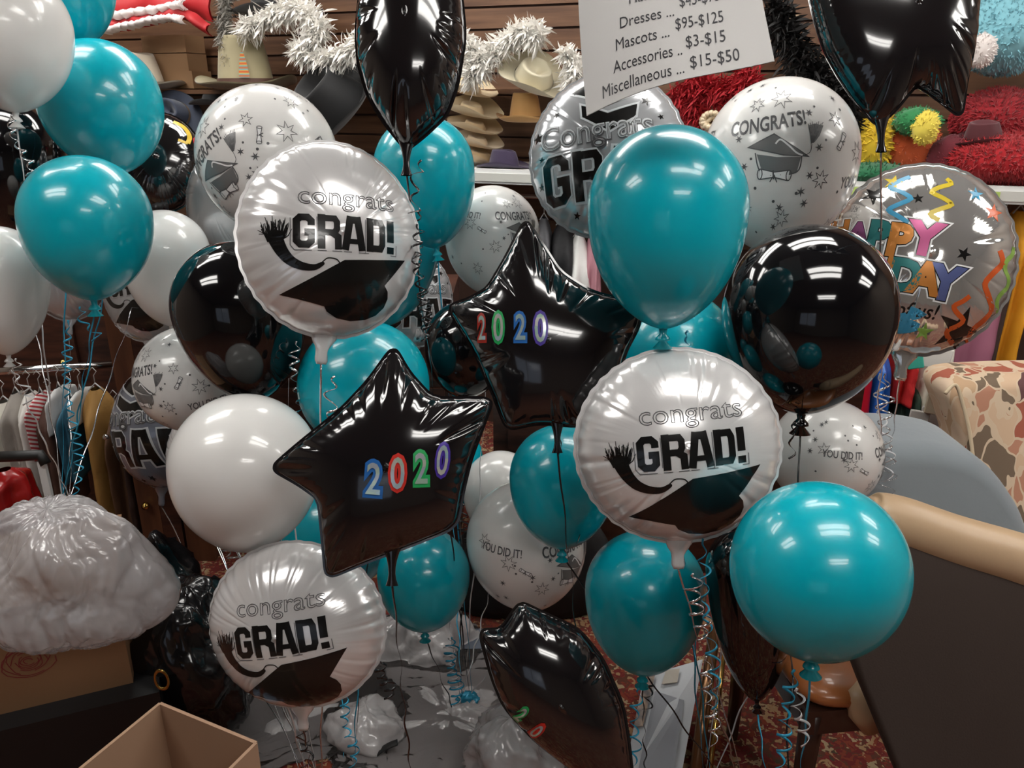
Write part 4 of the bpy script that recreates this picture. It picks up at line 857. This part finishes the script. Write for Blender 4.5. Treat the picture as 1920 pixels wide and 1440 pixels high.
# dark furniture behind and above the rail
M_dw = texmat('dark_carved_wood', 'noise', 8, [(.3, (.02, .008, .006)), (.7, (.085, .03, .018))], .4, vec=(1, 1, 5)); M_bw = texmat('brown_panel_wood', 'noise', 6, [(.3, (.06, .022, .012)), (.7, (.14, .055, .026))], .4, vec=(4, 4, .6))
q0 = P(90, 640, 3.35); ca = thing('dark_cabinet', (q0.x, q0.y, 0), 'dark carved wooden cabinet behind the left clothes rail', 'cabinet')
mb = MB().box((0, 0, .55), (1.5, .35, 1.06)); mb.build('body', M_dw, ca, False); mb = MB().box((0, 0, 1.10), (1.6, .42, .04)); mb.build('top', M_dw, ca, False)
for k in (-1, 0, 1):
    mb = MB().box((k * .48, -.185, .6), (.44, .02, .85)); dr = mb.build('door', M_dw, ca, False); mb = MB().lathe([(.0001, .02), (.012, .014), (.014, 0), (.006, -.01)], 12, (k * .48 + .17, -.205, .65), rot=Matrix.Rotation(PI / 2, 3, 'X')); mb.build('knob', mat('brass', (.55, .35, .10), .2, metal=1), dr)
M_gold = mat('brass', (.55, .35, .10), .2, metal=1)
zt = 1.12
for (px, py, r, h, lab) in [(105, 626, .11, .05, 'wide shallow brass bowl on the dark cabinet'), (62, 632, .05, .10, 'brass goblet beside the brass bowl, behind the left ribbons'), (150, 610, .045, .12, 'small brass vase right of the brass bowl')]:
    q = P(px, py, 3.2); q.z = zt; mb = MB().lathe([(.0001, .0), (r * .5, .0), (r * .3, h * .2), (r * .7, h * .5), (r, h), (r * .95, h), (r * .6, h * .55), (.0001, h * .3)], 28); o = mb.build('brass_bowl', M_gold, None); o.location = q; tag(o, lab, 'bowl')
for k, (px, w_) in enumerate([(265, 40), (305, 36), (345, 50)]):
    q = P(px + w_ / 2, 950, 2.95); ww = w_ * 2.95 / F; t = thing('wardrobe_panel', (q.x, q.y, 0), ['brown wooden wardrobe door with brass knob left of the big white balloon', 'dark wardrobe door behind the big white balloon', 'reddish wardrobe door beside the curled brown ribbons'][k], 'wardrobe')
    mb = MB().box((0, 0, .72), (ww * .98, .05, 1.44)); mb.build('panel', [M_bw, M_dw, M_bw][k], t, False)
    if k == 0:
        mb = MB().lathe([(.0001, .02), (.012, .014), (.014, 0), (.006, -.01)], 14, (0, -.04, P(276, 935, 2.95).z), rot=Matrix.Rotation(PI / 2, 3, 'X')); mb.build('knob', M_gold, t)
for (px, dd, wd, hh, lab) in [(620, 3.1, 1.0, 1.0, 'dark wooden chest behind the middle of the balloons'), (1250, 2.9, 1.25, .72, 'dark wooden chest under the clothes on the right')]:
    q = P(px, 800, dd); t = thing('wooden_chest', (q.x, q.y, 0), lab, 'chest'); mb = MB().box((0, 0, hh / 2), (wd, .3, hh)); mb.build('body', M_dw, t, False)
    for k in range(3): mb = MB().box((0, -.155, hh * (k + .5) / 3), (wd * .92, .016, hh / 3 - .03)); mb.build('drawer', M_dw, t, False)
# trolley handle
tl = thing('trolley', P(85, 1000, 2.35), 'trolley with a black tubular handle and a white post at the left edge', 'trolley'); o = tl.location
mb = MB(); mb.tube([P(-40, 858, 2.35) - o, P(40, 855, 2.35) - o, P(76, 853, 2.35) - o, P(86, 870, 2.35) - o], .016, 12); mb.build('handle', mat('black_rubber', (.01, .01, .01), .5), tl)
mb = MB(); q = P(78, 866, 2.35); mb.box((q + Vector((0, 0, -.3))) - o, (.022, .012, .6)); mb.build('post', M_lframe, tl, False)
mb = MB(); mb.box((q + Vector((-.1, 0, -.6))) - o, (.3, .35, .02)); mb.build('platform', mat('black_rubber', (.01, .01, .01), .5), tl, False)
# ---------------------------------------------------------------- right rack under the shelf
def rg_(px, py, d): return P(px, py, d)
rr = thing('clothes_rail', W(1.2, .15, SH - .12), 'chrome rail under the white shelf holding the costumes at right', 'clothes rail'); mb = MB(); mb.tube([W(-.1, .15, SH - .12) - rr.location, W(2.7, .15, SH - .12) - rr.location], .012, 10); mb.build('rail', M_chrome, rr)
def dep(px, py, off=.15): return (onwall(px, py, off) - CAM).dot(AF)
M_satin_p = mat('pink_satin', (.36, .13, .20), .3, sheen=.2); M_satin_b = mat('blue_satin', (.02, .14, .55), .2, coat=.3); M_satin_r = mat('red_satin', (.50, .01, .03), .3); 
for (n_, x, yt, yb, wt, wb, c, lab, mm) in [
    ('grey_jacket', 1020, 408, 620, 26, 40, (.10, .10, .11), 'grey jacket beside the peak of the upper black star', None), ('black_jacket', 1056, 418, 700, 46, 60, (.012, .012, .014), 'black jacket hanging right of the upper star peak', None), ('white_gown', 1086, 440, 780, 40, 70, (.78, .78, .76), 'white gown left of the largest teal balloon', None),
    ('pink_dress', 1112, 430, 700, 20, 40, (.55, .25, .3), 'pink dress with red trim behind the left edge of the largest teal balloon', None), ('dark_jacket', 1440, 430, 800, 60, 70, (.02, .02, .025), 'dark jacket behind the large black balloon', None),
    ('red_gown', 1608, 620, 900, 50, 90, (.5, .01, .03), 'red satin gown behind the large black balloon at right', M_satin_r), ('blue_gown', 1645, 640, 880, 36, 46, (.02, .14, .55), 'shiny blue satin gown beside the red one', M_satin_b), ('red_shirt', 1690, 640, 750, 34, 30, (.6, .02, .02), 'short red cloth below the mirrored birthday balloon', None),
    ('green_cloth', 1700, 700, 840, 30, 34, (.03, .06, .04), 'dark green cloth under the short red cloth', None), ('white_blouse', 1762, 560, 760, 60, 56, (.72, .68, .60), 'cream white blouse right below the mirrored birthday balloon', None), ('cream_glove', 1715, 680, 790, 26, 30, (.6, .55, .45), 'cream cloth between the red shirt and the white blouse', None),
    ('pink_satin_dress', 1842, 480, 800, 84, 96, (.36, .13, .2), 'dusty pink satin dress right of the mirrored balloon', M_satin_p), ('orange_coat', 1912, 395, 690, 40, 44, (.70, .30, .01), 'bright orange yellow coat at the right edge', None), ('brown_robe', 1885, 400, 760, 22, 30, (.04, .02, .015), 'dark brown robe between pink dress and orange coat', None)]:
    garment(n_, x, yt, x + 3, yb, wt, wb, dep(x, yt), c, lab, thick=.18, m=mm, group='costumes under the shelf', folds=5)
def card(name, px, py, w_, h, off, c, lab, cat, rotd=0, th=.012):
    q = onwall(px, py, off); k = (q - CAM).dot(AF) / F; mb = MB().box((0, 0, 0), (w_ * k, th, h * k), RZ @ Matrix.Rotation(math.radians(rotd), 3, 'Y')); 
    bmm = mesh(name, mb.v, mb.f, mat('paper_%02d%02d%02d' % tuple(int(v * 99) for v in c), c, .6), None, False, q); md = bmm.modifiers.new('b', 'BEVEL'); md.width = .003; tag(bmm, lab, cat); return bmm
card('price_tag', 1716, 678, 28, 26, -.10, (.05, .42, .32), 'turquoise tag hanging below the mirrored balloon', 'tag', -15, .02)
card('white_carton', 1755, 668, 48, 42, -.08, (.72, .70, .66), 'square white box right of the turquoise tag', 'box', 8, .05)
card('paper_tag', 1720, 796, 34, 56, -.05, (.6, .58, .54), 'hanging white paper tag above the grey chair, left one', 'tag', 3)
card('paper_tag', 1745, 785, 30, 50, -.03, (.62, .60, .57), 'white paper tag overlapping the green towel', 'tag', -8)
card('paper_tag', 1752, 752, 26, 52, -.06, (.5, .42, .3), 'narrow cream tag above the green towel', 'tag', 5)
card('green_towel', 1762, 795, 58, 62, .0, (.03, .40, .02), 'bright green towel hanging left of the flowered armchair', 'towel', -4, .02)
# ---------------------------------------------------------------- upholstery at right
def cushion(pts, d, thick, rnd=.03, it=2, k=.2, dd=0):
    """rounded solid whose outline follows pts (pixels) on a plane at depth d; dd adds depth per pixel of x"""
    pl = chaikin(pts, k, it); pl, _ = resample(pl, 140); base = [P(x, y, d + dd * (x - pts[0][0])) for x, y in pl]; c = sum(base, Vector()) / len(base); nrm = AF.copy(); nrm.z = 0; nrm.normalize()
    rings = []; L_ = 7
    for j in range(L_): q = PI / 2 * j / (L_ - 1); rings.append((1 - math.cos(q), math.sin(q)))
    vs = []; n = len(base); size = max((b - c).length for b in base)
    prof = [(-rnd * (1 - b), rnd * (1 - a) ) for a, b in [(math.sin(PI / 2 * j / 6), math.sin(PI / 2 * j / 6)) for j in range(7)]]
    seq = [(rnd * (1 - math.sin(PI / 2 * j / 6)), rnd * (1 - math.cos(PI / 2 * j / 6))) for j in range(7)]   # inset, depth
    seq = [(i_, dp) for i_, dp in seq]; front = [(a, b) for a, b in [(rnd * (1 - math.sin(q)), rnd * (1 - math.cos(q))) for q in [PI / 2 * j / 6 for j in range(7)]]]
    allr = front + [(a, thick - b) for a, b in front[::-1]]
    for ins, dp in allr:
        for b in base: s_ = 1 - ins / size; vs.append(c + (b - c) * s_ + nrm * dp)
    fs = [(j * n + i, j * n + (i + 1) % n, (j + 1) * n + (i + 1) % n, (j + 1) * n + i) for j in range(len(allr) - 1) for i in range(n)]; fs += [tuple(range(n)), tuple((len(allr) - 1) * n + i for i in range(n))[::-1]]
    return vs, fs
M_beige = mat('beige_leather', (.48, .33, .20), .38, bump=(25, .08)); M_dkb = mat('dark_brown_upholstery', (.040, .026, .020), .85, bump=(300, .1)); M_grey = mat('grey_suede', (.22, .25, .27), .9, bump=(30, .1), sheen=.3)
M_flower = texmat('leaf_pattern_fabric', 'voronoi', 15, [(0, (.50, .33, .20)), (.22, (.36, .10, .06)), (.38, (.60, .42, .28)), (.5, (.17, .12, .08)), (.6, (.46, .22, .14)), (.72, (.66, .50, .36)), (.86, (.12, .05, .05))], .85, vec=(1, 1, .55), dist=.18, const=True, edge=(.62, .48, .34))
def soft(name, parent, vf, m, sub=0):
    o = mesh(name, [v - parent.location for v in vf[0]], vf[1], m, parent); bm = bmesh.new(); bm.from_mesh(o.data); bmesh.ops.recalc_face_normals(bm, faces=bm.faces[:]); bm.to_mesh(o.data); bm.free(); return o
fl_ = thing('patterned_armchair', P(1860, 900, 2.75) , 'armchair in brown and cream leaf patterned fabric at the right edge', 'armchair')
soft('backrest', fl_, cushion([(1778, 735), (1800, 714), (1930, 708), (2150, 705), (2150, 1200), (1850, 1200), (1822, 860), (1795, 780)], 2.6, .22, .05), M_flower)
mb = MB(); mb.tube([P(x, y, 2.585) - fl_.location for x, y in _bez([(1772, 738), (1792, 722), (1806, 760), (1818, 810), (1826, 870)], 6)], .006, 8); mb.build('piping', mat('cream_piping', (.62, .5, .34), .7), fl_)
gz = thing('grey_chair', P(1780, 1100, 2.3), 'grey suede chair with rounded top between patterned and beige armchairs', 'armchair')
soft('backrest', gz, cushion([(1560, 1000), (1600, 850), (1660, 838), (1760, 842), (1835, 858), (1885, 900), (1935, 975), (1960, 1100), (1900, 1300), (1600, 1300)], 2.15, .3, .06), M_grey)
bz = thing('beige_armchair', P(1760, 1250, 1.6), 'armchair seen from behind with beige leather top roll and dark brown back', 'armchair')
soft('back_panel', bz, cushion([(1640, 1000), (1700, 1010), (1800, 1050), (1920, 1080), (2150, 1130), (2150, 1600), (1760, 1600), (1700, 1490), (1660, 1390), (1610, 1270), (1590, 1200), (1600, 1130)], 1.55, .06, .02), M_dkb)
mb = MB(); pr = _bez([(1628, 965, .030), (1645, 978, .046), (1700, 995, .053), (1800, 1030, .054), (1920, 1066, .056), (2080, 1120, .06), (2150, 1150, .06)], 6); mb.tube([P(x, y, 1.56) + Vector((0, .03, 0)) - bz.location for x, y, r in pr], [r for x, y, r in pr], 28); mb.build('top_roll', M_beige, bz)
mb = MB(); mb.tube([P(x, y, 1.68) - bz.location for x, y in ((1600, 1285), (1608, 1300), (1618, 1330), (1640, 1360))], [.018, .03, .034, .03], 16); mb.build('seat_roll', M_beige, bz)
# leather side chair
M_chair = mat('dark_chair_wood', (.03, .012, .008), .3, coat=.3); M_lea = mat('caramel_leather', (.36, .12, .035), .3, coat=.3)
n0 = onz(1518, 1315, .47); o1 = onz(1446, 1205, .47); e = (o1 - n0); e.z = 0; e.normalize(); pe = Vector((e.y, -e.x, 0)); pe = pe if pe.x > 0 else -pe; cen = n0 + e * .21 + pe * .21
ch = thing('stool', (cen.x, cen.y, 0), 'dark wooden stool with caramel leather seat under the bottom right teal balloon', 'stool'); Rr = Matrix((e, pe, Vector((0, 0, 1)))).transposed()
mb = MB()
def seat(u, v): 
    q = 2 * PI * u; p = PI * v; cx = math.copysign(abs(math.cos(q)) ** .35, math.cos(q)); cy = math.copysign(abs(math.sin(q)) ** .35, math.sin(q)); s = max(0, math.sin(p)) ** .35
    return Rr @ Vector((.215 * s * cx, .215 * s * cy, 0)) + Vector((0, 0, .455 + .035 * math.cos(p)))
mb.grid(seat, 48, 14, closeu=True); mb.build('seat', M_lea, ch)
mb = MB().box((0, 0, .405), (.41, .41, .06), Rr); mb.build('seat_frame', M_chair, ch, False)
for a in (-1, 1):
    for b in (-1, 1):
        mb = MB(); mb.tube([Rr @ Vector((a * .18, b * .18, z)) for z in (.42, .3, .001)], [.028, .024, .016], 8); mb.build('leg', M_chair, ch)
# ---------------------------------------------------------------- plastic bags, boxes and clutter below
M_poly = mat('cloudy_plastic', (.50, .48, .49), .12, alpha=.66, coat=1, bump=(18, .5)); M_poly2 = mat('clear_plastic', (.68, .65, .65), .16, alpha=.72, coat=.7, bump=(22, .35)); M_bin = mat('black_plastic_bag', (.006, .006, .007), .18, coat=.4)
def crumple(name, px, py, d, a, b, c, m, label, seed=0, amp=.16, pleat=0, extra=None, cat='plastic bag', flat=False, res=110):
    loc = P(px, py, d); mb = MB(); rq = random.Random(seed); creases = []
    for _ in range(70):
        n_ = Vector((rq.gauss(0, 1), rq.gauss(0, 1), rq.gauss(0, 1))).normalized(); creases.append((n_, rq.uniform(-.9, .9), rq.choice((rq.uniform(.012, .04), rq.uniform(.03, .14))), rq.choice((-1, 1)) * rq.uniform(.05, .24)))
    def fn(u, v):
        q = 2 * PI * u; p = PI * v; D = Vector((math.sin(p) * math.cos(q), math.sin(p) * math.sin(q), math.cos(p))); k = 1
        wv = Vector((noise.noise(D * 2 + Vector((seed, 0, 0))), noise.noise(D * 2 + Vector((0, seed, 5))), noise.noise(D * 2 + Vector((7, 0, seed))))) * .35
        k += max(amp, .16) * 1.3 * noise.noise(D * 1.6 + Vector((seed * 3.1, 0, 0)))
        for (n_, c_, w_, a_) in creases:
            x_ = ((D + wv).dot(n_) - c_) / w_; k += amp * a_ * (math.exp(-x_ * x_) if a_ > 0 else max(0, 1 - abs(x_)))
        if pleat: k += pleat * (abs(math.sin(q * 6.5 + 3 * wv.x * 3 + 2 * p)) ** .7 - .5) * math.sin(p) ** .5 + pleat * .5 * (abs(math.sin(q * 15 + wv.y * 14 + 4 * p)) - .5) * math.sin(p) if 0 < v < 1 else 0
        if extra:
            for (ex, lv, pw) in extra: k += lv * max(0, D.dot(ex)) ** pw
        v_ = Vector((D.x * a * k, D.y * b * k, D.z * c * k))
        if loc.z + v_.z < .004: v_.z = .004 - loc.z
        return v_
    mb.grid(fn, res, res // 2, closeu=True); o = mb.build(name, m, None, True); o.location = loc; tag(o, label, cat); return o
z0 = P(0, 1338, 1.9).z; pL = onz(0, 1340, z0); pR = onz(250, 1280, z0); e = (pR - pL).normalized(); pe = Vector((-e.y, e.x, 0)); pe = pe if pe.y > 0 else -pe; Rb = Matrix((e, pe, Vector((0, 0, 1)))).transposed()
M_card = mat('cardboard', (.27, .145, .07), .8, bump=(80, .05)); M_card2 = mat('light_cardboard', (.36, .22, .14), .8)
cb = thing('cardboard_box', pR - e * .3 + pe * .19 , 'closed cardboard box printed with a red rose, under the crumpled plastic bag', 'box')
mb = MB().box((0, 0, .14), (.6, .38, .28), Rb); mb.build('carton', M_card, cb, False)
ro = Art(); rx, ry = -.3 + (onplane(58, 1262, pR, pe) - pR).dot(e) + .6, .13
for k in range(9):
    r = .008 + .0052 * k; ro.stroke([(rx + r * 1.1 * math.cos(t + k) * (1 + .12 * math.sin(3 * t + k)), ry + r * .9 * math.sin(t + k)) for t in [i * .35 for i in range(14)]], .0022)
ro.build('printed_rose', mat('rose_ink', (.22, .03, .03), .7), lambda x, y, l: Rb @ Vector((x, -.1908, y)), cb, .02)
tb = MB(); tb.box(Vector((0, 0, -z0 / 2)), (.72, .5, z0), Rb); o = mesh('black_crate', tb.v, tb.f, mat('black_crate_plastic', (.008, .008, .009), .5), None, False, cb.location + Vector((0, 0, 0))); tag(o, 'black crate under the cardboard box at lower left', 'crate')
crumple('plastic_bag', 118, 1086, 1.62, .15, .12, .165, M_poly, 'large crumpled cloudy plastic bag on the cardboard box at left', 2, .045, .05, [(Vector((.9, 0, -.25)).normalized(), .35, 10), (Vector((.95, 0, .25)).normalized(), .35, 8), (Vector((-.9, 0, .1)).normalized(), .3, 4)], res=260)
# open carton
zo = .60; A_ = onz(300, 1318, zo); B_ = onz(480, 1392, zo); C_ = onz(50, 1442, zo); e = (B_ - A_).normalized(); f = (C_ - A_); f = (f - e * f.dot(e)).normalized(); la, lb = (B_ - A_).length, .46
ob = thing('open_box', A_ + e * la / 2 + f * lb / 2 - Vector((0, 0, zo)), 'open empty cardboard box in the bottom left corner', 'box'); mb = MB(); T_ = .006
Ro = Matrix((e, f, Vector((0, 0, 1)))).transposed()
for c_, dim in (((0, -lb / 2, zo / 2), (la, T_, zo)), ((0, lb / 2, zo / 2), (la, T_, zo)), ((-la / 2, 0, zo / 2), (T_, lb, zo)), ((la / 2, 0, zo / 2), (T_, lb, zo)), ((0, 0, .15), (la, lb, T_))): mb.box(Ro @ Vector(c_), dim, Ro)
mb.build('carton', M_card2, ob, False)
crumple('plastic_packet', 425, 1452, 1.58, .05, .05, .03, mat('bluish_plastic', (.25, .30, .40), .15, coat=.5), 'bluish shiny plastic packet inside the open box', 5, .2, res=50)
crumple('black_bin_bag', 372, 1235, 2.15, .17, .14, .22, M_bin, 'black plastic rubbish bag left of the lowest round foil balloon', 6, .14, res=90)
crumple('black_bin_bag', 300, 1150, 2.5, .14, .14, .26, M_bin, 'second black plastic bag behind, above the first one', 16, .14, res=70)
crumple('dark_cushion', 1000, 1090, 2.75, .30, .12, .28, mat('dark_cloth', (.012, .011, .012), .7), 'dark cloth bundle behind the lower printed balloon', 17, .1, cat='bundle', res=50)
o = MB(); o.lathe([(.016 + .003 * math.cos(t), .003 * math.sin(t)) for t in [2 * PI * i / 10 for i in range(11)]], 24, rot=Matrix.Rotation(PI / 2, 3, 'X') @ Matrix.Diagonal((1, 1.7, 1)) @ Matrix.Rotation(.15, 3, 'Z')); o = o.build('gold_ring', M_gold, None); o.location = P(303, 1275, 1.93); tag(o, 'small gold oval ring badge on the black plastic bag', 'ring')
crumple('plastic_bag', 790, 1265, 2.6, .20, .14, .22, M_poly2, 'grey clear plastic bag hanging below the lower centre teal balloon', 7, .22)
crumple('plastic_bag', 850, 1420, 2.3, .36, .25, .16, M_poly2, 'wide heap of clear plastic sheeting on the floor, bottom centre', 8, .25, res=140)
crumple('plastic_bag', 580, 1400, 2.35, .26, .2, .16, M_poly2, 'clear plastic bag behind the ribbons under the lowest round foil balloon', 9, .22)
crumple('plastic_bag', 690, 1375, 2.2, .10, .08, .09, M_poly2, 'small clear plastic wrap beside the turquoise ribbons', 10, .2, res=70)
crumple('plastic_bag', 960, 1410, 2.0, .11, .12, .09, M_poly, 'white plastic wrap left of the lowest black star', 11, .2, res=80)
sm = MB(); sm.tube([P(x, y, 2.12) for x, y in _bez([(745, 1392), (725, 1400), (700, 1418), (678, 1440)], 5)], .012, 8, flat=.3); o = sm.build('black_strap', mat('black_rubber', (.01, .01, .01), .5), None, True, tuple(P(710, 1410, 2.12))); tag(o, 'black strap lying on the clear plastic at the bottom', 'strap')
crumple('blue_ribbon_bow', 878, 1308, 2.28, .028, .02, .014, RIB['blue'], 'small blue bow where the centre ribbons are tied together', 12, .3, cat='bow', res=40)
bx = MB().box((0, 0, 0), (.16, .1, .2)); o = mesh('grey_box', bx.v, bx.f, mat('bluegrey_paper', (.12, .14, .18), .6), None, False, P(885, 1245, 2.6)); tag(o, 'blue grey folder behind the tied centre ribbons', 'folder')
# leaning white panel
k0 = onz(1165, 1482, 0); k1 = onz(1272, 1482, 0); k2 = P(1318, 1236, 2.22); k3 = P(1207, 1268, 2.26); wp = thing('framed_board', (k0 + k1) / 2, 'white framed board with grey inset leaning under the darker teal balloon', 'panel'); nn = (k1 - k0).cross(k3 - k0).normalized(); nn = nn if nn.dot(CAM - k0) > 0 else -nn
def pq(u, v): return (k0 * (1 - u) + k1 * u) * (1 - v) + (k3 * (1 - u) + k2 * u) * v - wp.location
mb = MB().quadbox([pq(0, 0), pq(1, 0), pq(1, 1), pq(0, 1)], -nn * .03); mb.build('frame', mat('white_board', (.55, .57, .60), .4), wp, False)
mb = MB().quadbox([p + nn * .012 for p in (pq(.22, .02), pq(.86, .02), pq(.8, .66), pq(.25, .80))], nn * .003); mb.build('inset', mat('grey_board', (.30, .31, .34), .5), wp, False)
mb = MB().quadbox([p + nn * .012 for p in (pq(.35, .85), pq(.62, .83), pq(.62, .95), pq(.38, .97))], nn * .003); mb.build('label', mat('cream_label', (.5, .45, .38), .5), wp, False)
mb = MB().quadbox([p + nn * .012 for p in (pq(.0, .5), pq(.16, .5), pq(.2, .96), pq(.02, .97))], nn * .003); mb.build('photo', texmat('photo_print', 'noise', 30, [(.35, (.08, .08, .09)), (.65, (.40, .28, .2))], .4), wp, False)
st = thing('metal_stand', onz(1300, 1482, 0), 'bronze metal stand pole right of the white board', 'stand'); mb = MB(); mb.tube([Vector((0, 0, 0)), P(1340, 1180, 2.25) - st.location], .017, 14); mb.build('pole', mat('bronze', (.22, .11, .05), .25, metal=.7), st); mb = MB(); mb.tube([Vector((.035, 0, 0)), P(1362, 1180, 2.25) - st.location], .008, 10); mb.build('thin_rod', M_gold, st)
